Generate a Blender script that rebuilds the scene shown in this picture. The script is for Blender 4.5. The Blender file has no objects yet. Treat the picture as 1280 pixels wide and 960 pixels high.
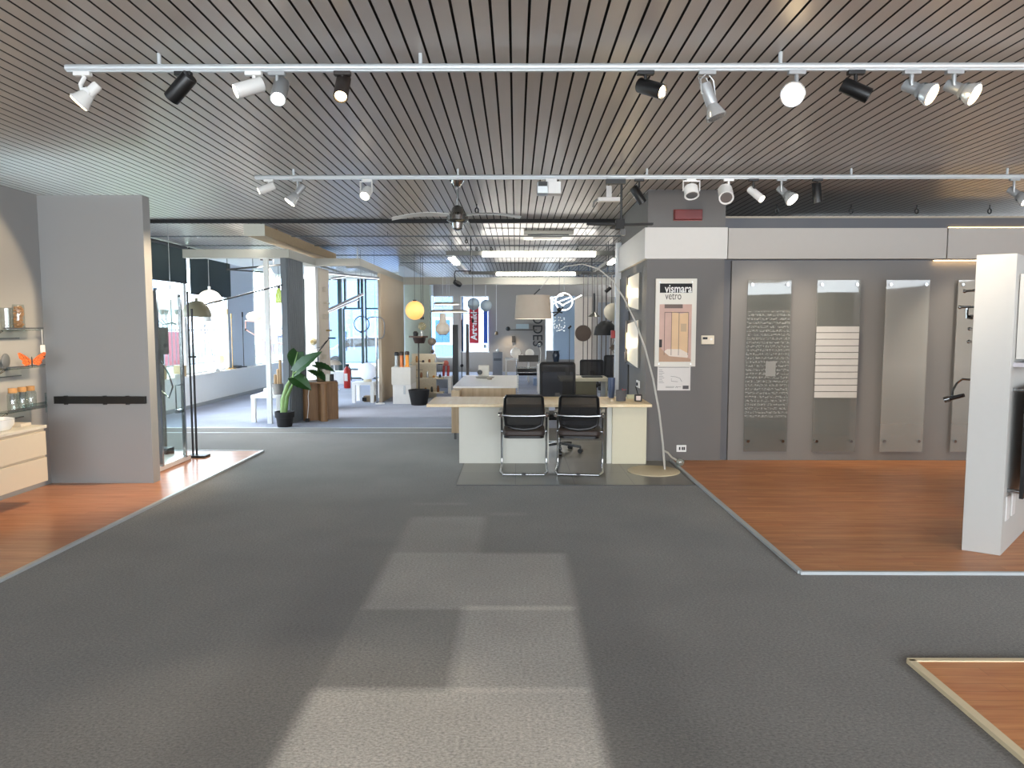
import bpy, math, random
from mathutils import Vector, Matrix
random.seed(7)
sc = bpy.context.scene
COL = sc.collection
PI = math.pi
R = math.radians

# ------------------------------------------------------------------ camera
F, H = 890.0, 1.65
PITCH, YAW = R(4.62), R(0.32)
cam_d = bpy.data.cameras.new('camera')
cam_d.sensor_width = 36; cam_d.lens = F / 1280 * 36
cam_d.clip_start = 0.05; cam_d.clip_end = 300
cam = bpy.data.objects.new('camera', cam_d); COL.objects.link(cam)
cam.location = (0, 0, H); cam.rotation_euler = (R(90) - PITCH, 0, YAW)
sc.camera = cam

# ------------------------------------------------------------------ view, world, sun, daylight
vs = sc.view_settings
vs.view_transform = 'Standard'; vs.look = 'None'; vs.gamma = 1; vs.use_curve_mapping = False
vs.exposure = 0.55
sc.cycles.transparent_max_bounces = 32; sc.cycles.max_bounces = 10; sc.cycles.diffuse_bounces = 6; sc.cycles.caustics_reflective = False; sc.cycles.caustics_refractive = False; sc.cycles.sample_clamp_indirect = 6
w = bpy.data.worlds.new('world'); sc.world = w; w.use_nodes = True
bg = w.node_tree.nodes['Background']
bg.inputs[0].default_value = (0.86, 0.93, 1.0, 1); bg.inputs[1].default_value = 9.5

def light(name, kind, loc, rot, energy, color=(1, 1, 1), **kw):
    d = bpy.data.lights.new(name, kind); d.energy = energy; d.color = color
    for k, v in kw.items():
        setattr(d, k, v)
    o = bpy.data.objects.new(name, d); COL.objects.link(o)
    o.location = loc; o.rotation_euler = rot
    return o
light('sun', 'SUN', (0, -10, 20), (R(38), 0, R(-38)), 1.2, (1, .95, .86), angle=R(2))
# daylight comes from the sky through the glazed openings; portals only guide the sampling of that sky
for nm, loc, rot, sx, sy in (('portal_rear', (1.6, -5.1, 1.75), (R(90), 0, 0), 13, 2.5), ('portal_right', (7.95, 0, 2.72), (R(90), 0, R(90)), 10, .55),
                             ('portal_left', (-6.9, 8.4, 1.95), (R(90), 0, R(-90)), 27, 2.6)):
    po = light(nm, 'AREA', loc, rot, 1, shape='RECTANGLE', size=sx, size_y=sy)
    po.data.cycles.is_portal = True

# ------------------------------------------------------------------ helpers: rays of the photograph -> points of the room
def ray(px, py):
    x = (px - 640) / F; u = (480 - py) / F
    c, s = math.cos(PITCH), math.sin(PITCH)
    y = c + u * s; z = -s + u * c
    cy, sy = math.cos(YAW), math.sin(YAW)
    return Vector((x * cy - y * sy, x * sy + y * cy, z))
def at(px, py, Y):
    d = ray(px, py); return Vector((0, 0, H)) + d * (Y / d.y)
def fl(px, py, z=0.0):
    d = ray(px, py); return Vector((0, 0, H)) + d * ((z - H) / d.z)
def atx(px, py, X):
    d = ray(px, py); return Vector((0, 0, H)) + d * (X / d.x)

# ------------------------------------------------------------------ helpers: materials
def lin(c):
    c = c / 255.0
    return c / 12.92 if c <= 0.04045 else ((c + 0.055) / 1.055) ** 2.4
def rgb(h):
    h = h.lstrip('#'); return tuple(lin(int(h[i:i + 2], 16)) for i in (0, 2, 4)) + (1,)
_mats = {}
def M(h, rough=.5, metal=0.0, noise=.06, scale=14, spec=.5, alpha=1.0, emit=None, es=0.0, trans=0.0, name=None, bump=0.0):
    key = (h, rough, metal, noise, scale, spec, alpha, emit, es, trans, bump)
    if key in _mats: return _mats[key]
    m = bpy.data.materials.new(name or ('surface_%03d' % len(_mats))); m.use_nodes = True
    nt = m.node_tree; b = nt.nodes['Principled BSDF']
    c = rgb(h)
    if noise:
        tc = nt.nodes.new('ShaderNodeTexCoord'); n = nt.nodes.new('ShaderNodeTexNoise')
        n.inputs['Scale'].default_value = scale; n.inputs['Detail'].default_value = 3
        nt.links.new(tc.outputs['Object'], n.inputs['Vector'])
        mx = nt.nodes.new('ShaderNodeMix'); mx.data_type = 'RGBA'
        mx.inputs[6].default_value = tuple(v * (1 - noise) for v in c[:3]) + (1,)
        mx.inputs[7].default_value = tuple(min(1, v * (1 + noise)) for v in c[:3]) + (1,)
        nt.links.new(n.outputs['Fac'], mx.inputs[0]); nt.links.new(mx.outputs[2], b.inputs['Base Color'])
        if bump:
            bp = nt.nodes.new('ShaderNodeBump'); bp.inputs['Strength'].default_value = bump
            nt.links.new(n.outputs['Fac'], bp.inputs['Height']); nt.links.new(bp.outputs[0], b.inputs['Normal'])
    else:
        b.inputs['Base Color'].default_value = c
    b.inputs['Roughness'].default_value = rough; b.inputs['Metallic'].default_value = metal
    b.inputs['Specular IOR Level'].default_value = spec
    b.inputs['Alpha'].default_value = alpha; b.inputs['Transmission Weight'].default_value = trans
    if emit:
        b.inputs['Emission Color'].default_value = rgb(emit); b.inputs['Emission Strength'].default_value = es
    _mats[key] = m
    return m
def schlick(nt, f0):
    """two-sided fresnel: f0 + (1 - f0) * facing^5"""
    lw = nt.nodes.new('ShaderNodeLayerWeight'); lw.inputs[0].default_value = .5
    pw = nt.nodes.new('ShaderNodeMath'); pw.operation = 'POWER'; pw.inputs[1].default_value = 5; nt.links.new(lw.outputs['Facing'], pw.inputs[0])
    ad = nt.nodes.new('ShaderNodeMath'); ad.operation = 'MULTIPLY_ADD'; ad.inputs[1].default_value = 1 - f0; ad.inputs[2].default_value = f0
    nt.links.new(pw.outputs[0], ad.inputs[0]); return ad
def glass_mat(name, tint='#f4fbff', fac=.06, frost=None, frost_fac=0.0, rough=.02):
    """thin pane: mostly transparent with a fresnel reflection, plus an optional frosted share"""
    m = bpy.data.materials.new(name); m.use_nodes = True; nt = m.node_tree
    nt.nodes.remove(nt.nodes['Principled BSDF']); out = nt.nodes['Material Output']
    t = nt.nodes.new('ShaderNodeBsdfTransparent'); t.inputs[0].default_value = rgb(tint)
    g = nt.nodes.new('ShaderNodeBsdfGlossy'); g.inputs['Roughness'].default_value = rough
    ad = schlick(nt, fac)
    mx = nt.nodes.new('ShaderNodeMixShader'); nt.links.new(ad.outputs[0], mx.inputs[0])
    last = t
    if frost:
        d = nt.nodes.new('ShaderNodeBsdfDiffuse'); d.inputs[0].default_value = rgb(frost)
        m2 = nt.nodes.new('ShaderNodeMixShader'); m2.inputs[0].default_value = frost_fac
        nt.links.new(t.outputs[0], m2.inputs[1]); nt.links.new(d.outputs[0], m2.inputs[2]); last = m2
    nt.links.new(last.outputs[0], mx.inputs[1]); nt.links.new(g.outputs[0], mx.inputs[2])
    nt.links.new(mx.outputs[0], out.inputs[0])
    return m
def node_wood(name, c1, c2, axis='X', scale=1.0, rough=.3, plank=.09):
    m = bpy.data.materials.new(name); m.use_nodes = True; nt = m.node_tree; b = nt.nodes['Principled BSDF']
    tc = nt.nodes.new('ShaderNodeTexCoord'); mp = nt.nodes.new('ShaderNodeMapping')
    mp.inputs['Scale'].default_value = {'X': (1.2, 14, 14), 'Y': (14, 1.2, 14), 'Z': (14, 14, 1.2)}[axis]
    nt.links.new(tc.outputs['Object'], mp.inputs[0])
    n = nt.nodes.new('ShaderNodeTexNoise'); n.inputs['Scale'].default_value = 2.2 * scale; n.inputs['Detail'].default_value = 6
    nt.links.new(mp.outputs[0], n.inputs['Vector'])
    cr = nt.nodes.new('ShaderNodeValToRGB'); cr.color_ramp.elements[0].position = .3; cr.color_ramp.elements[1].position = .7
    cr.color_ramp.elements[0].color = rgb(c1); cr.color_ramp.elements[1].color = rgb(c2)
    nt.links.new(n.outputs['Fac'], cr.inputs[0])
    if plank:
        br = nt.nodes.new('ShaderNodeTexBrick'); br.inputs['Scale'].default_value = 1
        br.inputs['Brick Width'].default_value = 1.1; br.inputs['Row Height'].default_value = plank
        br.inputs['Mortar Size'].default_value = .0012; br.inputs['Mortar Smooth'].default_value = .3
        br.inputs['Color1'].default_value = (1, 1, 1, 1); br.inputs['Color2'].default_value = (.84, .82, .80, 1); br.inputs['Mortar'].default_value = (.55, .5, .45, 1)
        if axis == 'Y':
            mp2 = nt.nodes.new('ShaderNodeMapping'); mp2.inputs['Rotation'].default_value = (0, 0, R(90))
            nt.links.new(tc.outputs['Object'], mp2.inputs[0]); nt.links.new(mp2.outputs[0], br.inputs['Vector'])
        else:
            nt.links.new(tc.outputs['Object'], br.inputs['Vector'])
        mx = nt.nodes.new('ShaderNodeMix'); mx.data_type = 'RGBA'; mx.blend_type = 'MULTIPLY'; mx.inputs[0].default_value = 1
        nt.links.new(cr.outputs[0], mx.inputs[6]); nt.links.new(br.outputs['Color'], mx.inputs[7])
        nt.links.new(mx.outputs[2], b.inputs['Base Color'])
    else:
        nt.links.new(cr.outputs[0], b.inputs['Base Color'])
    b.inputs['Roughness'].default_value = rough
    return m

# ------------------------------------------------------------------ helpers: meshes
class MB:
    def __init__(s): s.v = []; s.f = []
    def add(s, vs_, fs_):
        n = len(s.v); s.v += [Vector(p) for p in vs_]; s.f += [[i + n for i in f] for f in fs_]; return s
    def box(s, x0, x1, y0, y1, z0, z1):
        x0, x1 = sorted((x0, x1)); y0, y1 = sorted((y0, y1)); z0, z1 = sorted((z0, z1))
        return s.add([(x0, y0, z0), (x1, y0, z0), (x1, y1, z0), (x0, y1, z0), (x0, y0, z1), (x1, y0, z1), (x1, y1, z1), (x0, y1, z1)],
                     [(0, 3, 2, 1), (4, 5, 6, 7), (0, 1, 5, 4), (1, 2, 6, 5), (2, 3, 7, 6), (3, 0, 4, 7)])
    def obox(s, c, ax, ay, az):
        """oriented box: centre and three half-vectors"""
        c, ax, ay, az = Vector(c), Vector(ax), Vector(ay), Vector(az)
        if ax.cross(ay).dot(az) < 0: az = -az
        p = [c + ax * i + ay * j + az * k for k in (-1, 1) for (i, j) in ((-1, -1), (1, -1), (1, 1), (-1, 1))]
        return s.add(p, [(0, 3, 2, 1), (4, 5, 6, 7), (0, 1, 5, 4), (1, 2, 6, 5), (2, 3, 7, 6), (3, 0, 4, 7)])
    def bar(s, a, b, w, h, up=(0, 0, 1)):
        a, b = Vector(a), Vector(b); d = (b - a); L = d.length; d.normalize()
        u = Vector(up)
        if abs(d.dot(u)) > .98: u = Vector((0, 1, 0))
        sd = d.cross(u).normalized(); u2 = sd.cross(d).normalized()
        return s.obox((a + b) / 2, d * L / 2, sd * w / 2, u2 * h / 2)
    def prism(s, poly, z0, z1):
        n = len(poly)
        ar = sum(poly[i][0] * poly[(i + 1) % n][1] - poly[(i + 1) % n][0] * poly[i][1] for i in range(n))
        if ar < 0: poly = poly[::-1]
        v = [(p[0], p[1], z0) for p in poly] + [(p[0], p[1], z1) for p in poly]
        return s.add(v, [list(range(n))[::-1], list(range(n, 2 * n))] + [(i, (i + 1) % n, n + (i + 1) % n, n + i) for i in range(n)])
    def slab(s, pts, vec):
        """planar polygon given thickness along vec"""
        pts = [Vector(p) for p in pts]; vec = Vector(vec); n = len(pts)
        nrm = Vector((0, 0, 0))
        for i in range(n): nrm += pts[i].cross(pts[(i + 1) % n])
        if nrm.dot(vec) < 0: pts = pts[::-1]
        return s.add(pts + [p + vec for p in pts], [list(range(n))[::-1], list(range(n, 2 * n))] + [(i, (i + 1) % n, n + (i + 1) % n, n + i) for i in range(n)])
    def tube(s, pts, r, seg=10, closed=False, caps=True):
        pts = [Vector(p) for p in pts]; n = len(pts)
        rs = r if isinstance(r, (list, tuple)) else [r] * n
        tang = []
        for i in range(n):
            if closed: t = pts[(i + 1) % n] - pts[i - 1]
            elif i == 0: t = pts[1] - pts[0]
            elif i == n - 1: t = pts[-1] - pts[-2]
            else: t = (pts[i + 1] - pts[i]).normalized() + (pts[i] - pts[i - 1]).normalized()
            tang.append(t.normalized())
        u = tang[0].orthogonal().normalized(); rings = []
        for i in range(n):
            t = tang[i]; u = (u - t * u.dot(t))
            u = u.normalized() if u.length > 1e-6 else t.orthogonal().normalized()
            v = t.cross(u)
            rings.append([pts[i] + (u * math.cos(2 * PI * k / seg) + v * math.sin(2 * PI * k / seg)) * rs[i] for k in range(seg)])
        vs_ = [p for rg in rings for p in rg]; fs_ = []
        for i in range(n if closed else n - 1):
            a, b = i * seg, ((i + 1) % n) * seg
            for k in range(seg): fs_.append((a + k, a + (k + 1) % seg, b + (k + 1) % seg, b + k))
        if caps and not closed: fs_ += [list(range(seg))[::-1], [(n - 1) * seg + k for k in range(seg)]]
        return s.add(vs_, fs_)
    def lathe(s, prof, o=(0, 0, 0), axis=(0, 0, 1), seg=24):
        """profile of (radius, height) pairs turned round an axis"""
        o = Vector(o); ax = Vector(axis).normalized(); u = ax.orthogonal().normalized(); v = ax.cross(u)
        vs_, idx = [], []
        for r, h in prof:
            if r < 1e-6:
                idx.append([len(vs_)]); vs_.append(o + ax * h)
            else:
                idx.append(list(range(len(vs_), len(vs_) + seg)))
                vs_ += [o + ax * h + (u * math.cos(2 * PI * k / seg) + v * math.sin(2 * PI * k / seg)) * r for k in range(seg)]
        fs_ = []
        for a, b in zip(idx[:-1], idx[1:]):
            for k in range(seg):
                k2 = (k + 1) % seg
                if len(a) == 1 and len(b) == 1: continue
                if len(a) == 1: fs_.append((a[0], b[k2], b[k]))
                elif len(b) == 1: fs_.append((a[k], a[k2], b[0]))
                else: fs_.append((a[k], a[k2], b[k2], b[k]))
        return s.add(vs_, fs_)
    def cyl(s, a, b, r, r2=None, seg=20):
        a, b = Vector(a), Vector(b); r2 = r if r2 is None else r2; L = (b - a).length
        return s.lathe([(0, 0), (r, 0), (r2, L), (0, L)], a, b - a, seg)
    def ball(s, c, rx, ry=None, rz=None, seg=24, rings=14):
        ry = ry or rx; rz = rz or rx; c = Vector(c); t = MB()
        t.lathe([(math.sin(PI * i / rings), -math.cos(PI * i / rings)) for i in range(rings + 1)], seg=seg)
        return s.add([c + Vector((p.x * rx, p.y * ry, p.z * rz)) for p in t.v], t.f)
    def rot(s, ang, about=(0, 0, 0), axis='Z'):
        m = Matrix.Rotation(ang, 4, axis); a = Vector(about)
        s.v = [a + (m @ (p - a)) for p in s.v]; return s
    def move(s, d):
        d = Vector(d); s.v = [p + d for p in s.v]; return s

OFF = {}
def mk(mb, name, m, parent=None, smooth=True, bevel=0, origin=None):
    me = bpy.data.meshes.new(name)
    if parent is not None: o = OFF[parent.name]
    elif origin is not None: o = Vector(origin)
    else:
        xs = [p.x for p in mb.v]; ys = [p.y for p in mb.v]; zs = [p.z for p in mb.v]
        o = Vector(((min(xs) + max(xs)) / 2, (min(ys) + max(ys)) / 2, min(zs)))
    me.from_pydata([tuple(p - o) for p in mb.v], [], mb.f); me.materials.append(m)
    me.validate(); me.update()
    if smooth:
        for p in me.polygons: p.use_smooth = True
        me.set_sharp_from_angle(angle=R(35))
    ob = bpy.data.objects.new(name, me); COL.objects.link(ob)
    if parent is not None: ob.parent = parent
    else: ob.location = o
    OFF[ob.name] = o
    if bevel:
        md = ob.modifiers.new('bevel', 'BEVEL'); md.width = bevel; md.segments = 2; md.limit_method = 'ANGLE'
    return ob
def tag(o, label, cat, group=None, kind=None):
    if label: o['label'] = label
    if cat: o['category'] = cat
    if group: o['group'] = group
    if kind: o['kind'] = kind
    return o
def thing(name, label, cat, loc=(0, 0, 0), group=None):
    o = bpy.data.objects.new(name, None); COL.objects.link(o); o.location = loc
    o.empty_display_size = .05; OFF[o.name] = Vector(loc)
    return tag(o, label, cat, group)
def solo(mb, name, m, label, cat, group=None, bevel=0, origin=None):
    return tag(mk(mb, name, m, None, True, bevel, origin), label, cat, group)
def struct(mb, name, m, parent=None, smooth=False, label=None, bevel=0):
    o = mk(mb, name, m, parent, smooth, bevel)
    if parent is None: o['kind'] = 'structure'
    if label: o['label'] = label
    return o
def copy_tree(o, parent=None):
    c = o.copy(); COL.objects.link(c); OFF[c.name] = OFF[o.name]
    if parent is not None: c.parent = parent
    for ch in list(o.children): copy_tree(ch, c)
    return c
def text_mb(txt, size, depth=.002, origin=(0, 0, 0), xdir=(1, 0, 0), ydir=(0, 0, 1), align='LEFT', bold=0.0, width=None, space=1.0):
    cu = bpy.data.curves.new('lettering', 'FONT'); cu.body = txt; cu.size = size; cu.extrude = depth / 2; cu.align_x = align; cu.offset = bold; cu.space_character = space
    ob = bpy.data.objects.new('lettering_tmp', cu); COL.objects.link(ob)
    bpy.context.view_layer.update()
    me = bpy.data.meshes.new_from_object(ob.evaluated_get(bpy.context.evaluated_depsgraph_get()))
    X, Y = Vector(xdir), Vector(ydir); Z = X.cross(Y); o = Vector(origin); mb = MB()
    k = 1.0
    if width:
        xs = [v.co.x for v in me.vertices]; k = width / (max(xs) - min(xs))
    mb.add([o + X * v.co.x * k + Y * v.co.y + Z * v.co.z for v in me.vertices], [list(p.vertices) for p in me.polygons])
    bpy.data.objects.remove(ob); bpy.data.meshes.remove(me); bpy.data.curves.remove(cu)
    return mb

# ------------------------------------------------------------------ shared materials
WHITE = M('#e9e8e4', .45); WHITE_GLOSS = M('#eeeeec', .25); CREAM = M('#d8d2c4', .5)
BLACK = M('#0c0c0d', .4, noise=0); BLACK_MATT = M('#121214', .7); DARK = M('#2b2d2f', .55)
CHROME = M('#a2a5a7', .12, 1.0, noise=0); STEEL = M('#b4b7b8', .3, 1.0, noise=.03); SILVER = M('#a9acac', .35, .6, noise=.02)
ALU = M('#c3c9cb', .35, .3, noise=.02)
GREYWALL = M('#7d7b79', .75, noise=.03, scale=3); GREYDARK = M('#65666a', .75, noise=.03, scale=3)
PARTN = M('#989998', .75, noise=.03, scale=2)
TAUPE = M('#c4b39b', .8, noise=.04, scale=2)
OAK = node_wood('oak', '#b59a77', '#cdb592', 'Z', .6, .45, 0)
OAK_TOP = node_wood('oak_top', '#ead0a2', '#f5e2bd', 'Y', .6, .38, 0)
PANE = glass_mat('clear_pane', '#f6fbff', .03)
WARM = dict(emit='#ffe2ae')

# ================================================================== STRUCTURE
CZ = 3.27           # ceiling height
# --- carpet with the cleaner rectangle of newer tiles
def carpet(name, base, patches=True):
    m = bpy.data.materials.new(name); m.use_nodes = True; nt = m.node_tree; b = nt.nodes['Principled BSDF']
    N = nt.nodes.new; L = nt.links.new
    tc = N('ShaderNodeTexCoord')
    fib = N('ShaderNodeTexNoise'); fib.inputs['Scale'].default_value = 1; fib.inputs['Detail'].default_value = 4; fib.inputs['Roughness'].default_value = .75
    mpf = N('ShaderNodeMapping'); mpf.inputs['Scale'].default_value = (62, 95, 60)
    L(tc.outputs['Object'], mpf.inputs[0]); L(mpf.outputs[0], fib.inputs['Vector'])
    big = N('ShaderNodeTexNoise'); big.inputs['Scale'].default_value = 1.1; big.inputs['Detail'].default_value = 4
    L(tc.outputs['Object'], big.inputs['Vector'])
    r1 = N('ShaderNodeMapRange'); r1.inputs[1].default_value = .3; r1.inputs[2].default_value = .7; r1.inputs[3].default_value = .5; r1.inputs[4].default_value = 1.5
    L(fib.outputs['Fac'], r1.inputs[0])
    r2 = N('ShaderNodeMapRange'); r2.inputs[1].default_value = .3; r2.inputs[2].default_value = .7; r2.inputs[3].default_value = .86; r2.inputs[4].default_value = 1.14
    L(big.outputs['Fac'], r2.inputs[0])
    mul = N('ShaderNodeMath'); mul.operation = 'MULTIPLY'; L(r1.outputs[0], mul.inputs[0]); L(r2.outputs[0], mul.inputs[1])
    out = mul.outputs[0]
    if patches:
        sep = N('ShaderNodeSeparateXYZ'); L(tc.outputs['Object'], sep.inputs[0])
        wob = N('ShaderNodeTexNoise'); wob.inputs['Scale'].default_value = 3
        L(tc.outputs['Object'], wob.inputs['Vector'])
        def edge(sock, v, soft, up):
            n = N('ShaderNodeMapRange'); n.interpolation_type = 'SMOOTHSTEP'
            n.inputs[1].default_value = v - soft; n.inputs[2].default_value = v + soft
            n.inputs[3].default_value, n.inputs[4].default_value = (0, 1) if up else (1, 0)
            L(sock, n.inputs[0]); return n.outputs[0]
        def times(a, c):
            n = N('ShaderNodeMath'); n.operation = 'MULTIPLY'; L(a, n.inputs[0]); L(c, n.inputs[1]); return n.outputs[0]
        def rect(x0, x1, y0, y1, s=.02):
            return times(times(edge(sep.outputs[0], x0, s, True), edge(sep.outputs[0], x1, s, False)), times(edge(sep.outputs[1], y0, s, True), edge(sep.outputs[1], y1, s, False)))
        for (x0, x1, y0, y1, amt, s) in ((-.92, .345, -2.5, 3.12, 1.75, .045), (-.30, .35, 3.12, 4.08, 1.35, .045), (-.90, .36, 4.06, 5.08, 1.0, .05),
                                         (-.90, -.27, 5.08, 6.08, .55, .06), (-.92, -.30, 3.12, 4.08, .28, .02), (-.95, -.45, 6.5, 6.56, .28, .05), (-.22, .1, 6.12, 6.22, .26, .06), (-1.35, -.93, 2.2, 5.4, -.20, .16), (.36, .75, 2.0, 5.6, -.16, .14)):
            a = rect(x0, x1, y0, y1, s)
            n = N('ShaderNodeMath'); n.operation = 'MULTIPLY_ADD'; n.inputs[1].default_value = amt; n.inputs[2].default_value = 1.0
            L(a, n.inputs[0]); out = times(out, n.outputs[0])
    mx = N('ShaderNodeMix'); mx.data_type = 'RGBA'; mx.blend_type = 'MULTIPLY'; mx.inputs[0].default_value = 1
    mx.inputs[6].default_value = rgb(base); L(out, mx.inputs[7])
    L(mx.outputs[2], b.inputs['Base Color']); b.inputs['Roughness'].default_value = .95; b.inputs['Specular IOR Level'].default_value = .1; b.inputs['Sheen Weight'].default_value = .22; b.inputs['Sheen Roughness'].default_value = .5
    bp = N('ShaderNodeBump'); bp.inputs['Strength'].default_value = .35; bp.inputs['Distance'].default_value = .01
    L(fib.outputs['Fac'], bp.inputs['Height']); L(bp.outputs[0], b.inputs['Normal'])
    return m
fo = MB().box(-7.6, 8.0, -5.2, 11.5, -.12, 0); o = mk(fo, 'floor', carpet('carpet_dark', '#6b6862'), origin=(0, 0, 0), smooth=False); o['kind'] = 'structure'
fo = MB().box(-7.6, 4.2, 11.5, 26.4, -.12, 0); o = mk(fo, 'floor_back', carpet('carpet_daylit', '#8b93a8', False), origin=(0, 0, 0), smooth=False); o['kind'] = 'structure'  # window daylight painted in: paler, bluer base colour than the front carpet
struct(MB().box(-6.5, -.2, 11.47, 11.53, 0, .006), 'trim_1', ALU)
struct(MB().box(-6.5, -.2, 10.96, 10.985, 0, .003), 'trim_2', ALU)
# --- laminate islands and their edge strips
LAM = node_wood('laminate', '#b9703f', '#d39560', 'X', 1, .36, .075)
LAMY = node_wood('laminate_lengthwise', '#bd7a54', '#d29a74', 'X', 1, .28, .075)
TH = .014
struct(MB().prism([(-4.86, -5), (-3.36, -5), (-3.36, 9.27), (-6.4, 9.27), (-6.4, 7.5), (-4.86, 7.5)], 0, TH), 'floor_left', LAMY)
struct(MB().prism([(1.92, 8.66), (1.92, 4.68), (8, 4.66), (8, 8.66)], 0, TH), 'floor_right', LAM)
struct(MB().prism([(1.95, 3.38), (1.95, -5), (8, -5), (8, 3.38)], 0, TH), 'floor_front_right', LAM)
def strip(name, a, b, wd=.035, m=ALU):
    struct(MB().bar((a[0], a[1], .010), (b[0], b[1], .010), wd, .02), name, m)
strip('trim_3', (-3.345, -5), (-3.345, 9.28)); strip('trim_4', (-6.4, 9.28), (-3.33, 9.28), .025)
strip('trim_5', (1.905, 4.66), (1.905, 8.66)); strip('trim_6', (1.9, 4.65), (8, 4.63), .025)
EDGE = M('#d9c9a6', .45)
strip('trim_7', (1.94, -5), (1.94, 3.39), .04, EDGE); strip('trim_8', (1.93, 3.39), (8, 3.39), .03, EDGE)
# --- grey tiled mat under the reception desk
tm = bpy.data.materials.new('grey_tiles'); tm.use_nodes = True; nt = tm.node_tree; b = nt.nodes['Principled BSDF']
tc = nt.nodes.new('ShaderNodeTexCoord'); br = nt.nodes.new('ShaderNodeTexBrick'); br.offset = 0
br.inputs['Scale'].default_value = 1; br.inputs['Brick Width'].default_value = .62; br.inputs['Row Height'].default_value = .62; br.inputs['Mortar Size'].default_value = .003
br.inputs['Color1'].default_value = rgb('#7d7a71'); br.inputs['Color2'].default_value = rgb('#858278'); br.inputs['Mortar'].default_value = rgb('#4c4c4c')
nt.links.new(tc.outputs['Object'], br.inputs['Vector']); nt.links.new(br.outputs['Color'], b.inputs['Base Color']); b.inputs['Roughness'].default_value = .3
o = mk(MB().box(-.62, 1.86, 7.3, 10.2, 0, .008), 'floor_desk', tm, origin=(.615, 7.3, 0), smooth=False); o['kind'] = 'structure'

# --- slatted metal ceiling: real slats below a dark void
slat = M('#bab5af', .36, .25, noise=.05, scale=2.5)
cm = MB()
k = -78
while k <= 82:
    x = k * .1 + .068 - .05
    y1 = 26.3 if x < 4.2 else 10.9
    cm.add([(x - .0425, -5.2, CZ + .0014), (x - .0415, -5.2, CZ), (x + .0415, -5.2, CZ), (x + .0425, -5.2, CZ + .0014),
            (x - .0425, y1, CZ + .0014), (x - .0415, y1, CZ), (x + .0415, y1, CZ), (x + .0425, y1, CZ + .0014)],
           [(0, 1, 5, 4), (1, 2, 6, 5), (2, 3, 7, 6), (3, 0, 4, 7), (0, 3, 2, 1), (4, 5, 6, 7)])
    k += 1
struct(cm, 'ceiling', slat)
struct(MB().box(-8, 8.3, -5.2, 26.4, CZ + .07, CZ + .3), 'ceiling_void', M('#33322f', .8))
struct(MB().box(-6.5, 1.6, 10.93, 11.0, CZ - .055, CZ), 'trim_9', BLACK_MATT)

# --- left side
VANW = M('#b9b2a8', .75, noise=.03, scale=2)
struct(MB().box(-5.0, -4.87, -5.2, 7.34, 0, 2.98), 'wall_left', PARTN)
struct(MB().box(-4.95, -3.797, 7.335, 7.48, 0, 2.98), 'wall_left_return', PARTN, bevel=.004)
struct(MB().box(-6.57, -4.96, 7.49, 7.59, 0, 2.9), 'wall_left_corner', PARTN)
# facade with the window band
SILLW = M('#e2e5e8', .7, noise=.02)
struct(MB().box(-6.85, -6.575, -5.2, 22, 0, .63), 'wall_facade', SILLW)
struct(MB().box(-6.86, -6.56, 7.6, 22, .63, .66), 'trim_10', WHITE)
struct(MB().box(-6.85, -6.75, 16.75, 18.35, .66, CZ), 'wall_pier', M('#c9d3e2', .6, noise=.02))
struct(MB().box(-6.58, -6.55, 7.6, 22, .0, .07), 'baseboard_left', M('#8b8f92', .5))
def window(n, y0, y1, x=-6.78, z0=.66, z1=CZ, mull=(), fm=WHITE):
    fr = MB()
    for a in (y0, y1): fr.box(x - .03, x + .03, a - .03, a + .03, z0, z1)
    for z in (z0, z1): fr.box(x - .03, x + .03, y0, y1, z - .03, z + .03)
    for a in mull: fr.box(x - .03, x + .03, a - .025, a + .025, z0, z1)
    o = struct(fr, 'window_%d' % n, fm); mk(MB().box(x - .004, x + .004, y0 + .03, y1 - .03, z0 + .03, z1 - .03), 'pane', PANE, o, False)
window(1, 7.65, 14.55, mull=(11.1,)); window(11, -5.1, 7.5, mull=(-1, 3)); window(2, 14.6, 16.75); window(3, 18.4, 21.9, mull=(20.2,))
BLIND = M('#2f3d3f', .8, noise=.05)
for (n, y0, y1, zb) in (('black roller blind nearest the grey partition', 7.8, 14.5, 2.52), ('black roller blind beside the pale blue pier, hanging a little lower', 14.64, 16.7, 2.32)):
    t = thing('roller_blind', n, 'blind', (-6.66, (y0 + y1) / 2, zb), 'roller blinds over the left windows')
    mk(MB().box(-6.665, -6.655, y0, y1, zb, 3.2), 'fabric', BLIND, t); mk(MB().cyl((-6.66, y0, zb), (-6.66, y1, zb), .014), 'bottom_bar', DARK, t)
    mk(MB().cyl((-6.66, y0, 3.22), (-6.66, y1, 3.22), .035), 'roller', DARK, t)
# entrance glazing (far left)
GREENM = M('#1f3331', .4)
def hwindow(n, x0, x1, y, z0, z1, mull=(), rails=(), fm=GREENM, wd=.05):
    fr = MB()
    for a in (x0, x1) + tuple(mull): fr.box(a - wd / 2, a + wd / 2, y - .03, y + .03, z0, z1)
    for z in (z0, z1) + tuple(rails): fr.box(x0, x1, y - .028, y + .028, z - wd / 2, z + wd / 2)
    o = struct(fr, 'window_%d' % n, fm); mk(MB().box(x0, x1, y - .004, y + .004, z0, z1), 'pane', PANE, o, False)
    return o
hwindow(4, -6.5, -5.45, 22, .05, 3.1)
hwindow(5, -4.62, -3.1, 22, .05, 3.1, (-4.2,), (2.2,))
d1 = hwindow(6, -5.3, -4.72, 22, .05, 2.2); d1.name = 'door_1'; OFF['door_1'] = OFF['window_6']
mk(MB().tube([(-5.22, 21.9, .9), (-5.22, 21.9, 1.5)], .016).box(-5.235, -5.205, 21.9, 21.98, .95, .97).box(-5.235, -5.205, 21.9, 21.98, 1.43, 1.45), 'door_handle', BLACK, d1)
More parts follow.
